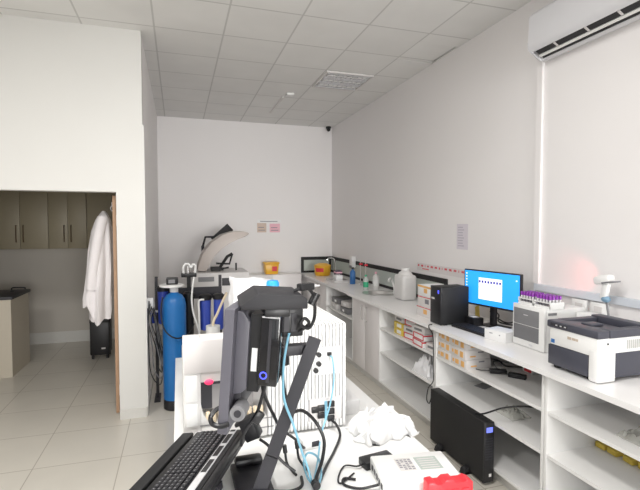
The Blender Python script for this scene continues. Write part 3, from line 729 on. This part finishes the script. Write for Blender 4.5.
AY = 2.03; AZ = 1.31; AX = .012; AW = .75; AD = .74
t = thing('chemistry_analyzer', 'large white benchtop analyzer with ribbed grille and sample niche', 'analyzer', (AX, AY, TZ))
h = AZ-TZ; FP = mat('analyzer_front_white', (.74, .73, .715), .4, var=.015); hl = h-.028
mb = MB().box(.27, AW, .10, AD, .012, h, bevel=.02, seg=3).box(0, .26, .10, AD, .012, .29, bevel=.015, seg=3).box(.26, .27, .12, AD-.02, .03, .27)
mb.build('body', PLAST, t)
# front: left smooth side with niche x .06-.36, z .10-.30 ; right ribbed
nx0, nx1, nz0, nz1 = .075, .37, .10, .29
mb = MB().box(0, nx0, .0, .11, .012, hl, bevel=.004).box(nx0, nx1, 0, .11, nz1, hl, bevel=.003).box(nx0, nx1, 0, .11, .012, nz0, bevel=.003)
mb.prism([(nx0, nz0), (nx0+.06, nz0), (nx0+.025, nz0+.02), (nx0+.008, nz0+.05), (nx0, nz0+.09)], 'y', 0, .10)
mb.build('front_panel', FP, t)
B(.004, .25, -.004, 0, .335, hl-.003, bevel=.001).build('upper_panel', PINKG, t)
for z0_, z1_ in ((.10, .20), (.21, .325)): B(.012, .06, -.006, 0, z0_, z1_, bevel=.002).build('small_door', PLAST, t)
B(.03, .06, -.008, -.006, .07, .085, bevel=.001).build('latch', PLASTG, t)
mb = MB().box(.07, .40, -.002, 0, .052, .056).box(.07, .40, -.002, 0, .0955, .0985); mb.build('panel_seam', MID, t)
nb = MB().box(nx0, nx1, .094, .1, nz0, nz1).build('niche_back', PLASTG, t)
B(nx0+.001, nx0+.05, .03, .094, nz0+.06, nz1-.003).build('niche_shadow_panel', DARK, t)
B(nx0+.05, nx1-.06, .03, .04, nz0+.055, nz1-.014).build('splash_guard', mat('guard_grey', (.33, .32, .32), .5), t)
B(nx0, nx1, .002, .03, nz1-.012, nz1).build('niche_rail', DARK, t)
MB().sph((nx0+.035, -.002, nz1+.0), .018, (1.1, .6, .7)).build('indicator_lamp', LEDR, t)
cu = None
for i in range(10):
    x = nx0+.03+i*.0265
    if cu is None: cu = MB().lathe([(.009, 0), (.0105, .004), (.0105, .045), (.008, .05)], seg=12).build('reagent_vial', CREAMT, t, (x, .013, nz0+.002))
    else:
        c = cu.copy(); COL.objects.link(c); c.location = (x, .013+.002*(i % 2), nz0+.002)
# ribbed grille
gx0 = nx1
B(gx0, AW, .012, .10, .012, h-.012, bevel=.006).build('grille_backing', mat('grille_grey', (.56, .56, .57), .5), t)
mb = MB(); n = int((AW-gx0)/.0175)
px0, px1, pz0, pz1 = .60, .735, .27, .40       # port recess
sx0, sx1, sz0, sz1 = .575, .735, .045, .155    # mains sockets plate
for i in range(n+1):
    x = gx0+.006+i*.0175
    segs = [(.014, h-.005)]
    if px0-.008 < x < px1: segs = [(.014, pz0), (pz1, h-.005)]
    if sx0-.008 < x < sx1: segs = [(sz1 if a == .014 else a, b) for a, b in segs]+[(.014, sz0)]
    for a, b in segs: mb.box(x, x+.0115, 0, .015, a, b)
    mb.prism([(0, h-.005), (.004, h), (.014, h+.004), (AD-.03, h+.004), (AD-.03, h-.002), (.015, h-.002)], 'x', x, x+.0115)
mb.build('grille_rib', PLAST, t)
B(px0, px1, .004, .012, pz0, pz1).build('port_panel', PLAST, t); B(px1-.045, px1-.002, .002, .0042, pz0+.01, pz1-.01).build('port_recess', PLASTG, t)
for x, z in ((px0+.018, pz1-.03), (px0+.018, pz1-.075), (px0+.003, pz0+.025)):
    MB().cyl((x, -.012, z), (x, .005, z), .0115, seg=14).build('port', BLACK, t)
B(px0+.062, px0+.082, -.006, .005, pz1-.04, pz1-.024).build('network_port', BLACK, t)
B(sx0, sx1, .003, .012, sz0, sz1).build('socket_plate', PINKG, t)
for x, z in ((.63, .075), (.63, .11), (.68, .125), (.68, .09), (.68, .055), (.60, .105)):
    B(x-.017, x+.017, -.010, .004, z-.014, z+.014, bevel=.003).build('mains_socket', BLACK, t)
B(.648, .66, -.004, .004, .05, .14).build('blue_strip', BCAB, t)
for x in (.05, AW-.05):
    for y in (.14, AD-.06): MB().cyl((x, y, 0), (x, y, .013), .02).build('foot', BLACK, t)

# white film cover with a blue cap on top of the analyser
t = thing('plastic_cover', 'white plastic wrapped box lying on top of the analyzer', 'cover', (.40, 2.56, AZ+.005))
mb = MB().box(-.12, .12, -.09, .09, 0, .165)
bmesh.ops.subdivide_edges(mb.bm, edges=mb.bm.edges[:], cuts=7, use_grid_fill=True)
for v in mb.bm.verts:
    if v.co.z > .01: v.co += min(1, v.co.z/.06)*Vector((noise.noise(v.co*14), noise.noise(v.co*14+Vector((5, 0, 0))), noise.noise(v.co*11+Vector((0, 7, 0)))))*.022; v.co.z -= max(0, v.co.x-.04)*.35
mb.build('film', FILM, t, smooth=False)
t = thing('bottle_cap', 'bright blue round cap on the crumpled white cover', 'cap', (.50, 2.42, AZ+.001)); t.location = (.487, 2.41, AZ+.005)
MB().lathe([(.028, 0), (.03, .004), (.03, .125), (.024, .13)], seg=20).build('container', PLAST, t)
MB().lathe([(.035, .124), (.035, .158), (.028, .169), (.012, .172)], seg=20).build('cap_top', CYAN, t)

# ------------------------------------------------------------------ monitor on its arm, mini computer, box, adapters
arm = thing('display_stand', 'slanted dark grey stand holding the touch monitor on the white table', 'stand', (.272, 1.6, TZ))
P0 = Vector((0, 0, .02)); P1 = Vector((.215, .012, .56))
d = (P1-P0); ln = d.length; zc = d.normalized(); side = Vector((math.cos(math.radians(17)), -math.sin(math.radians(17)), 0)); side = (side-zc*side.dot(zc)).normalized(); up = zc.cross(side)
M = Matrix(((side.x, up.x, zc.x, P0.x), (side.y, up.y, zc.y, P0.y), (side.z, up.z, zc.z, P0.z), (0, 0, 0, 1)))
MB().box(-.024, .024, -.012, .012, .13, ln, M=M).build('post', DARK, arm, smooth=False)
MB().box(-.025, .025, -.013, .013, 0, .125, M=M).build('post_foot', DARK, arm, smooth=False)
B(-.085, .05, -.03, .20, .0, .03, bevel=.008).build('base', DARK, arm); B(-.07, .04, .15, .20, .03, .06, bevel=.012).build('raised_back', BLACK, arm)
B(.07, .205, .02, .06, .495, .535, bevel=.005).build('upper_arm', DARK, arm)
MB().cyl((.10, .045, .46), (.10, .045, .56), .022).build('swivel_joint', BLACK, arm)
MB().cyl((.07, .04, .515), (.03, .035, .515), .02).build('tilt_joint', BLACK, arm)

th, az = math.radians(4.0), math.radians(-21)
t = thing('touch_monitor', 'grey touch monitor seen edge-on from behind on the slanted arm', 'monitor', (.116, 1.50, 1.125), (0, th, az))
B(0, .034, 0, .36, -.032, .385, bevel=.002).build('bezel', SLATE, t, smooth=False)
B(-.002, .0, .015, .345, .03, .37).build('screen', GLOSS, t)
MB().prism([(.034, .09), (.034, .375), (.055, .372), (.078, .34), (.078, .11), (.06, .095)], 'y', .04, .33, bevel=.003).build('rear_housing', SLATE, t)
B(.034, .06, .06, .30, .02, .09, bevel=.004).build('rear_cover', DARK, t)
MB().cyl((.066, -.006, .045), (.066, .06, .045), .026, seg=20).build('tilt_knob', MID, t)
MB().cyl((.066, -.010, .045), (.066, -.006, .045), .012, seg=16).build('knob_centre', DARK, t)
B(.0785, .117, .055, .30, .10, .365).build('mounting_plate', BLACK, t)
B(.088, .108, .0535, .0545, .17, .25).build('rating_label', PAPER, t)
t = thing('mini_computer', 'glossy black mini computer with blue ring mounted behind the monitor', 'computer', (.116, 1.50, 1.125), (0, th, az))
B(.118, .182, .03, .155, .13, .37, bevel=.005).build('casing', GLOSS, t)
B(.122, .178, .024, .03, .362, .367).build('top_trim', SILVER, t)
B(.146, .156, .026, .03, .145, .355).build('front_stripe', DARK, t)
mb = MB(); mb.bm.verts.ensure_lookup_table()
pts = [(.137+.011*math.cos(a*PI/8), .027, .168+.011*math.sin(a*PI/8)) for a in range(17)]
mb.tube(pts, .0025, seg=6, smooth=0).build('blue_ring', LEDB, t)
t = thing('equipment_box', 'flat dark grey box lying on top of the monitor', 'box', (.296, 1.50, 1.517), (0, math.radians(1), math.radians(-4)))
MB().prism([(-.105, 0), (.105, 0), (.105, .03), (.09, .042), (-.05, .05), (-.108, .012)], 'y', -.11, .11, bevel=.003).build('casing', mat('charcoal_box', (.017, .0165, .020), .6), t)
B(-.03, .05, -.10, .06, -.026, 0, bevel=.003).build('lower_block', BLACK, t)
t = thing('power_block', 'square black power block hanging beside the mini computer', 'adapter', (.38, 1.585, 1.385))
B(-.045, .045, -.03, .03, 0, .10, bevel=.004).build('brick', BLACK, t); mb = MB()
for x in (-.028, .0): mb.box(x, x+.02, -.034, -.03, .02, .085)
mb.build('brick_rib', DARK, t)
cable('adapter_cable', 'black lead with a ferrite bead curling off the dark grey box', [(.36, 1.44, 1.566), (.40, 1.44, 1.575), (.43, 1.46, 1.555), (.445, 1.48, 1.52), (.45, 1.5, 1.46), (.43, 1.5, 1.425), (.40, 1.5, 1.44), (.415, 1.5, 1.46), (.43, 1.5, 1.44), (.40, 1.52, 1.41)], .006, BLACK)
t = thing('ferrite_bead', 'black ferrite bead on the curling lead', 'bead', (.441, 1.475, 1.53), (0, math.radians(28), 0))
MB().cyl((0, 0, -.022), (0, 0, .022), .014, seg=14).build('bead', BLACK, t)
t = thing('power_plug', 'black two-pin plug lying on the dark grey box', 'plug', (.405, 1.45, 1.577), (0, 0, math.radians(115)))
B(-.014, .014, -.03, .03, -.012, .012, bevel=.005).build('plug_body', BLACK, t)
for x in (-.008, .008): MB().cyl((x, -.03, 0), (x, -.055, 0), .003, seg=8).build('pin', SILVER, t)
# cables hanging under the monitor
cable('monitor_cable', 'black monitor cable hanging under the monitor, left strand', [(.285, 1.53, 1.24), (.27, 1.53, 1.19), (.25, 1.53, 1.13), (.215, 1.52, 1.09), (.20, 1.52, 1.06), (.20, 1.55, 1.02)], .006, BLACK)
cable('monitor_cable', 'black monitor cable crossing down to the table, right strand', [(.27, 1.54, 1.24), (.285, 1.55, 1.18), (.32, 1.6, 1.1), (.37, 1.68, 1.0), (.45, 1.78, .9), (.50, 1.84, .83), (.52, 1.88, .806)], .006, BLACK)
cable('cable_loop', 'black cable loop beneath the left edge of the monitor', [(.16, 1.52, 1.17), (.12, 1.51, 1.175), (.095, 1.50, 1.155), (.10, 1.50, 1.13), (.125, 1.49, 1.122), (.15, 1.48, 1.13)], .008, BLACK)
t = thing('cable_connector', 'thick black connector on the cable below the monitor', 'connector', (.255, 1.53, 1.12), (0, math.radians(35), 0))
B(-.016, .016, -.012, .012, -.022, .022, bevel=.006).build('connector_body', BLACK, t)
# blue network cables
cable('network_cable', 'light blue network cable dropping along the slanted arm', [(.372, 1.55, 1.40), (.362, 1.548, 1.36), (.350, 1.545, 1.28), (.345, 1.52, 1.18), (.38, 1.53, 1.08), (.42, 1.56, .96), (.45, 1.585, .88), (.468, 1.60, .82), (.47, 1.58, .806)], .0045, BCAB)
cable('network_cable', 'light blue network cable plugged in the analyzer port', [(.685, 2.018, 1.16), (.69, 2.00, 1.15), (.695, 1.995, 1.05), (.67, 1.985, .93), (.61, 1.92, .84), (.54, 1.75, .815), (.49, 1.63, .815), (.475, 1.59, .808)], .0038, BCAB)
cable('network_cable', 'light blue network cable looped on the table by the cable bundle', [(.475, 1.575, .812), (.46, 1.62, .82), (.46, 1.68, .85), (.49, 1.72, .865), (.525, 1.70, .85), (.52, 1.64, .82), (.488, 1.575, .81)], .0042, BCAB)
cable('power_cable', 'black mains cable from the analyzer sockets to the cable bundle', [(.685, 2.012, .855), (.70, 1.98, .845), (.70, 1.92, .82), (.64, 1.82, .808), (.56, 1.70, .808), (.50, 1.60, .808)], .006, BLACK)
cable('power_cable', 'thick black cable bowing out from behind the arm to the bundle', [(.40, 1.66, 1.06), (.46, 1.70, 1.05), (.52, 1.72, .99), (.55, 1.70, .92), (.53, 1.66, .86), (.49, 1.61, .82), (.482, 1.575, .812)], .007, BLACK)
cable('power_cable', 'black cable running down behind the monitor joint', [(.35, 1.57, 1.34), (.36, 1.59, 1.2), (.39, 1.64, 1.1), (.40, 1.66, 1.06)], .006, BLACK)
t = thing('cable_tie', 'black tie gathering the cables on the table', 'cable tie', (.478, 1.575, .80))
MB().cyl((0, -.012, .017), (0, .012, .017), .016, seg=14).build('tie_band', BLACK, t)

# ------------------------------------------------------------------ keyboard tray and keyboard
KR = (0, math.radians(-7), math.radians(-25))
KL = Vector((.095, 1.93, .90))
tr = thing('keyboard_tray', 'black keyboard tray overhanging the left end of the table', 'tray', KL, KR)
B(-.095, .19, -.50, .0, -.02, -.001, bevel=.003).build('tray_base', BLACK, tr)
B(-.095, -.045, -.50, .0, -.001, .016, bevel=.006).build('palm_rest', BLACKM, tr)
B(.172, .19, -.50, .0, -.001, .02, bevel=.003).build('rear_lip', BLACK, tr)
mb = MB().box(.06, .10, -.33, -.25, -.05, -.02).box(.06, .17, -.31, -.27, -.075, -.05); mb.build('tray_bracket', DARK, tr)
kb = thing('computer_keyboard', 'black multimedia keyboard with silver strip on the black tray', 'keyboard', KL, KR)
B(-.03, .168, -.47, -.004, .0, .017, bevel=.004).build('base', BLACK, kb)
B(.122, .150, -.465, -.012, .017, .0205, bevel=.001).build('silver_strip', SILVER, kb)
mb = MB()
for a, b in ((-.03, -.016), (-.13, -.055), (-.23, -.155), (-.34, -.255)): mb.box(.1265, .1455, a, b, .0205, .022)
mb.build('media_button', BLACK, kb)
k0 = None; n = 0
for r in range(6):
    for c in range(16):
        if n >= 100: break
        x = .006+r*.0185+(.004 if r == 5 else 0); y = -.024-c*.0205
        n += 1
        if k0 is None: k0 = B(-.0082, .0082, -.009, .009, 0, .007, bevel=.0015).build('key', KEY, kb, (x, y, .017))
        else:
            k = k0.copy(); COL.objects.link(k); k.location = (x, y, .017)
mb = MB()
for r in range(6):
    for c in range(16, 22):
        x = .006+r*.0185+(.004 if r == 5 else 0); y = -.028-c*.0205
        mb.box(x-.0082, x+.0082, y-.009, y+.009, .017, .024, bevel=.0015)
o = mb.build('key_block', KEY, kb); o['kind'] = 'stuff'
mb = MB(); rr = random.Random(5)
for r in range(6):
    for c in range(22):
        x = .006+r*.0185+(.004 if r == 5 else 0); y = -.024-c*.0205
        mb.box(x-.003, x+.001, y-.003, y+.003, .0241, .0244)
mb.build('key_legends', MID, kb)
t = thing('tray_clip', 'black clip bracket hooked on the far end of the keyboard tray', 'bracket', (.285, 1.78, .93), (0, math.radians(-25), math.radians(-25)))
mb = MB().box(-.03, .03, -.03, .03, 0, .09, bevel=.006).box(-.05, .05, -.02, .02, .07, .085, bevel=.003); mb.build('clip_body', BLACK, t)
cable('power_cable', 'black lead running from the clip bracket to the table', [(.30, 1.76, .93), (.33, 1.74, .91), (.38, 1.72, .85), (.43, 1.7, .808)], .006, BLACK)

# ---- things on the near part of the table
t = thing('network_switch', 'flat white device with grey label lying on the table', 'device', (.855, 1.505, TZ), (0, 0, math.radians(-9)))
B(-.15, .15, -.10, .11, .004, .058, bevel=.006).build('casing', PLAST, t)
B(-.065, .0, -.02, .07, .058, .0588).build('paper_label', PLASTG, t); B(.015, .105, -.02, .07, .058, .0588).build('green_grey_label', mat('green_grey', (.45, .50, .47), .6), t)
mb = MB()
for i in range(6):
    for j in range(4):
        if (i*3+j*5) % 7: mb.box(-.06+j*.0155, -.049+j*.0155, -.012+i*.013, -.005+i*.013, .0588, .0594)
mb.build('label_print', INK, t)
mb = MB()
for i in range(5): mb.box(.025, .095, -.012+i*.016, -.006+i*.016, .0588, .0594)
mb.build('printed_lines', PLASTG, t)
mb = MB()
for i in range(5): mb.box(-.1515, -.149, -.07+i*.032, -.05+i*.032, .02, .04)
mb.build('port', BLACK, t)
for x in (-.12, .12):
    for y in (-.08, .09): MB().cyl((x, y, 0), (x, y, .004), .01, seg=10).build('foot', BLACK, t)
t = thing('red_rack', 'bright red notched plastic rack at the near table edge', 'rack', (.905, 1.36, TZ), (0, 0, math.radians(-6)))
mb = MB().prism([(-.085, 0), (.085, 0), (.085, .075), (.062, .085), (.05, .075), (.02, .075), (.01, .09), (-.02, .09), (-.03, .075), (-.05, .075), (-.06, .088), (-.085, .085)], 'y', -.02, .025, bevel=.003)
mb.build('rack_body', RED, t); mb = MB()
for i in range(4): mb.box(-.07+i*.038, -.045+i*.038, -.023, -.02, .015, .055)
mb.build('slot', REDL, t)
t = thing('power_adapter', 'black power adapter on the table behind the flat white device', 'adapter', (.765, 1.67, TZ), (0, 0, math.radians(-82)))
B(-.032, .032, -.065, .075, 0, .032, bevel=.005).build('brick', BLACK, t)
MB().tube([(0, -.06, .015), (.0, -.09, .012), (-.03, -.13, .008), (.03, -.19, .006), (.07, -.20, .006), (.03, -.12, .006)], .0035).build('lead', BLACK, t)
cable('cable_loop', 'black cable loop on the table left of the flat white device', [(.70, 1.50, .82), (.68, 1.505, .815), (.63, 1.52, .806), (.585, 1.56, .806), (.60, 1.60, .806), (.64, 1.58, .806)], .005, BLACK)
cable('cable', 'short black cable behind the flat white device', [(.86, 1.66, .806), (.93, 1.665, .81), (.99, 1.63, .812), (1.02, 1.57, .806)], .005, BLACK)
t = tag(crumple(.29, .20, .12, 14, 31, 8, jit=.45).build('crumpled_wrap', PAPER, None, (.915, 1.93, TZ+.001), (0, 0, math.radians(10)), smooth=False), 'crumpled white plastic wrapping on the edge of the table', 'wrapping')
small_box('small_carton', 'small white box on the table right of the analyzer', 'box', (.845, 2.23, TZ), .10, .15, .075, PAPER)
t = thing('extension_socket', 'white extension socket block in front of the analyzer', 'socket', (.56, 1.90, TZ), (0, 0, math.radians(8)))
B(-.06, .06, -.035, .035, 0, .045, bevel=.006).build('housing', PLAST, t); B(-.018, .018, -.0365, -.034, .012, .036).build('outlet', DARK, t)
for i, (x, y) in enumerate(((.40, 1.74), (.455, 1.76))):
    t = thing('cable_end', 'short black cable end sticking up from the table, %s one' % ('left', 'right')[i], 'cable', (x, y, TZ))
    MB().tube([(.03, -.06, .005), (.02, -.03, .008), (.005, -.005, .03), (0, 0, .07)], .005).build('lead', BLACK, t); MB().cyl((0, 0, .07), (-.003, .003, .1), .009, seg=10).build('tip', BLACK, t)
cable('cable', 'black cable lying along the near edge behind the slanted arm', [(.32, 1.60, .806), (.38, 1.58, .806), (.43, 1.60, .806), (.445, 1.66, .806)], .006, BLACK)

# ------------------------------------------------------------------ water treatment behind the table
t = thing('water_tank', 'tall blue water softener tank with black foot on the floor', 'tank', (-.045, 4.6, 0))
MB().lathe([(.10, 0), (.11, .01), (.11, .10), (.107, .105)], seg=32).build('foot', BLACK, t)
MB().lathe([(.108, .09), (.11, .11), (.11, 1.02), (.10, 1.07), (.075, 1.11), (.04, 1.13), (.035, 1.14)], seg=36).build('shell', BLUE, t)
MB().lathe([(.04, 1.14), (.04, 1.18), (.03, 1.19)], seg=20).build('neck', PLAST, t)
MB().lathe([(.10, 0), (.115, .006), (.115, .02), (.10, .026)], (-.02, -.0, 1.19), seg=28).build('head_plate', PLAST, t)
B(-.07, .04, -.05, .05, 1.216, 1.28, bevel=.008).build('control_head', BLACK, t)
B(-.05, .01, -.053, -.05, 1.23, 1.265).build('dial', MID, t)
stand = thing('filter_stand', 'dark steel stand carrying the water filters behind the table', 'stand', (.1, 4.90, 0))
for x in (-.32, .32):
    B(x-.015, x+.015, -.015, .015, 0, 1.26).build('post', DARK, stand)
    B(x-.03, x+.03, -.12, .12, 0, .012).build('foot', DARK, stand)
B(-.335, .335, -.025, -.015, 1.02, 1.14).build('cross_plate', DARK, stand)
def housing(x, y, z0, z1, r, m, label, capm=BLACK):
    t = thing('filter_housing', label, 'filter', (x, y, z0)); hh = z1-z0
    MB().lathe([(r*.5, 0), (r*.85, .01), (r*.9, .03), (r, hh*.8), (r, hh*.86)], seg=24).build('bowl', m, t)
    MB().lathe([(r*1.12, hh*.85), (r*1.15, hh*.88), (r*1.15, hh*.96), (r*.8, hh)], seg=24).build('head', capm, t)
    MB().cyl((0, r*.9, hh*.92), (0, 4.873-y, hh*.92), .012).build('port_pipe', capm, t)
housing(-.152, 4.75, .80, 1.19, .052, NAVY, 'slim blue filter housing left of the tall blue tank')
housing(.255, 4.70, .72, 1.09, .056, NAVY, 'blue filter housing with black head right of the tall tank')
housing(.388, 4.70, .72, 1.09, .052, NAVY, 'blue filter housing beside the white container, rightmost one')
housing(.095, 4.74, .62, 1.12, .05, BLACK, 'slim black filter cylinder right beside the tall blue tank')
t = thing('valve_manifold', 'black valve block with white looped pipes above the filters', 'valve', (.1, 4.72, 1.2))
t.location = (.1, 4.80, 1.20)
B(-.075, .075, -.05, .05, .06, .10, bevel=.008).build('valve_block', BLACK, t); B(-.02, .02, .05, .085, -.06, .10).build('bracket', BLACK, t)
MB().tube([(-.05, -.02, .10), (-.055, -.03, .16), (-.03, -.03, .195), (.0, -.03, .19), (.02, -.03, .16), (.04, -.03, .19), (.065, -.03, .17), (.06, -.02, .10)], .011).build('pipe_loop', PLAST, t)
MB().cyl((-.01, -.02, .10), (-.01, -.02, .17), .016).build('gauge_stem', STEEL, t)
cable('hose', 'white hose hanging from the valve block to the filters', [(.145, 4.66, 1.27), (.13, 4.62, 1.18), (.12, 4.60, 1.05), (.135, 4.60, .92), (.17, 4.60, .80), (.19, 4.62, .72)], .009, PLAST, 'hose')
cable('hose', 'thin white upright hose beside the blue filter housings', [(.19, 4.62, .70), (.19, 4.62, .9), (.19, 4.64, 1.03), (.24, 4.63, 1.045)], .010, PLAST, 'hose')
cable('hose', 'black hose sagging across the front of the tall blue tank', [(-.15, 4.56, 1.10), (-.165, 4.52, .95), (-.13, 4.455, .80), (-.03, 4.44, .72), (.08, 4.50, .74), (.14, 4.58, .82)], .007, BLACK, 'hose')
t = thing('water_container', 'white plastic container with round lid behind the white analyzer', 'container', (.30, 4.3, 0))
MB().lathe([(.11, 0), (.12, .02), (.12, .71), (.07, .77), (.062, .78)], seg=28).build('body', PLAST, t); MB().cyl((0, 0, .78), (0, 0, .85), .065).build('lid', PLAST, t)
cable('hose', 'cream tube rising from the white container lid', [(.30, 4.3, .85), (.31, 4.3, .90), (.34, 4.32, .95), (.39, 4.36, 1.05), (.44, 4.45, 1.12), (.45, 4.6, 1.10)], .012, CREAMT, 'hose')
rr = random.Random(9)
for k in range(5):
    dx = .026*k; e = random.uniform(-.015, .015)
    pts = [(-.275+dx*.4, 4.62+.01*k, 1.06-.03*k), (-.285+dx*.3+e, 4.64, .85), (-.282+dx*.9-e, 4.63, .6), (-.265+dx, 4.61, .35+.05*k), (-.19+dx*.4, 4.60, .24+.06*k), (-.165+dx*.1, 4.62, .34+.06*k), (-.20+dx*.3, 4.70, .6), (-.235+dx*.2, 4.74, .85), (-.262+dx*.2, 4.70, 1.0)]
    cable('cable', ('black cable bundle strand nearest the wall corner', 'black cable strand, second from the wall corner', 'grey cable strand in the middle of the hanging bundle', 'black cable strand, second from the blue tank', 'grey cable strand hanging nearest the blue tank')[k], pts, .0048, BLACK if k % 2 == 0 else MID, 'cable', 'cables hanging beside the blue tank')
t = thing('wall_valve', 'small white wall valve holding the hanging cables', 'valve', (XW, 4.68, .98))
t.location = (XW+.013, 4.68, .98); B(-.012, .05, -.03, .03, 0, .10, bevel=.006).build('valve_body', PLAST, t)
t = thing('dosing_bottle', 'small white and blue bottle clipped left of the slim filter housing', 'bottle', (-.25, 4.835, .80))
MB().lathe([(.028, 0), (.03, .01), (.03, .10), (.015, .13), (.015, .14)], seg=20).build('bottle_body', NAVY, t); MB().cyl((0, 0, .14), (0, 0, .21), .016).build('cap', PLAST, t)
B(-.02, .06, .02, .05, .10, .12).build('clip', PLAST, t)
# ---- far analyser with raised curved lid
t = thing('floor_analyzer', 'grey floor-standing analyzer with raised curved beige lid at the back', 'analyzer', (.54, 6.0, 0))
B(-.36, .36, 0, .62, .04, 1.17, bevel=.012).build('body', PLASTG, t)
B(-.33, .33, .03, .6, 0, .04).build('plinth', DARK, t)
B(-.0, .15, -.004, 0, 1.0, 1.10).build('display', DARK, t); B(-.30, -.10, -.004, 0, 1.06, 1.12).build('front_badge', MID, t)
cen = [(-.30, 1.18), (-.27, 1.27), (-.20, 1.40), (-.10, 1.51), (.04, 1.60), (.20, 1.655), (.36, 1.685)]
ou = [(-.30, 1.19), (-.285, 1.28), (-.225, 1.43), (-.12, 1.56), (.02, 1.66), (.16, 1.705), (.30, 1.71), (.37, 1.69)]
inn = [(.375, 1.67), (.33, 1.64), (.22, 1.60), (.10, 1.545), (-.0, 1.47), (-.09, 1.37), (-.16, 1.26), (-.19, 1.18)]
MB().prism(ou+inn, 'y', .12, .55, bevel=.006).build('curved_lid', BEIGE, t)
mb = MB().box(.0, .05, .30, .33, 1.17, 1.21).tube([(-.08, .3, 1.20), (.06, .3, 1.20), (.12, .3, 1.21)], .012, smooth=0).tube([(-.02, .3, 1.18), (.10, .3, 1.36), (.17, .3, 1.40)], .02, smooth=0).tube([(.17, .3, 1.40), (.13, .3, 1.26), (-.05, .3, 1.27)], .014, smooth=0).cyl((.22, .3, 1.17), (.22, .3, 1.27), .012).box(-.12, .0, .2, .4, 1.17, 1.22)
mb.build('sampling_arm', BLACKM, t)
mon = thing('raised_screen', 'dark screen on a black bracket behind the curved beige lid', 'screen', (.52, 6.80, 0))
M = Matrix.Translation((.10, 0, 1.66)) @ Matrix.Rotation(math.radians(-42), 4, 'Y')
MB().box(-.16, .16, -.02, .02, -.065, .065, bevel=.005, M=M).build('screen_housing', BLACKM, mon)
MB().tube([(-.18, 0, 1.48), (-.14, 0, 1.62), (-.02, 0, 1.62)], .016, smooth=0).build('bracket', BLACK, mon)
MB().cyl((-.12, 0, .02), (-.18, 0, 1.49), .022).build('post', DARK, mon)
B(-.3, .1, -.15, .2, 0, .02).build('post_base', DARK, mon)
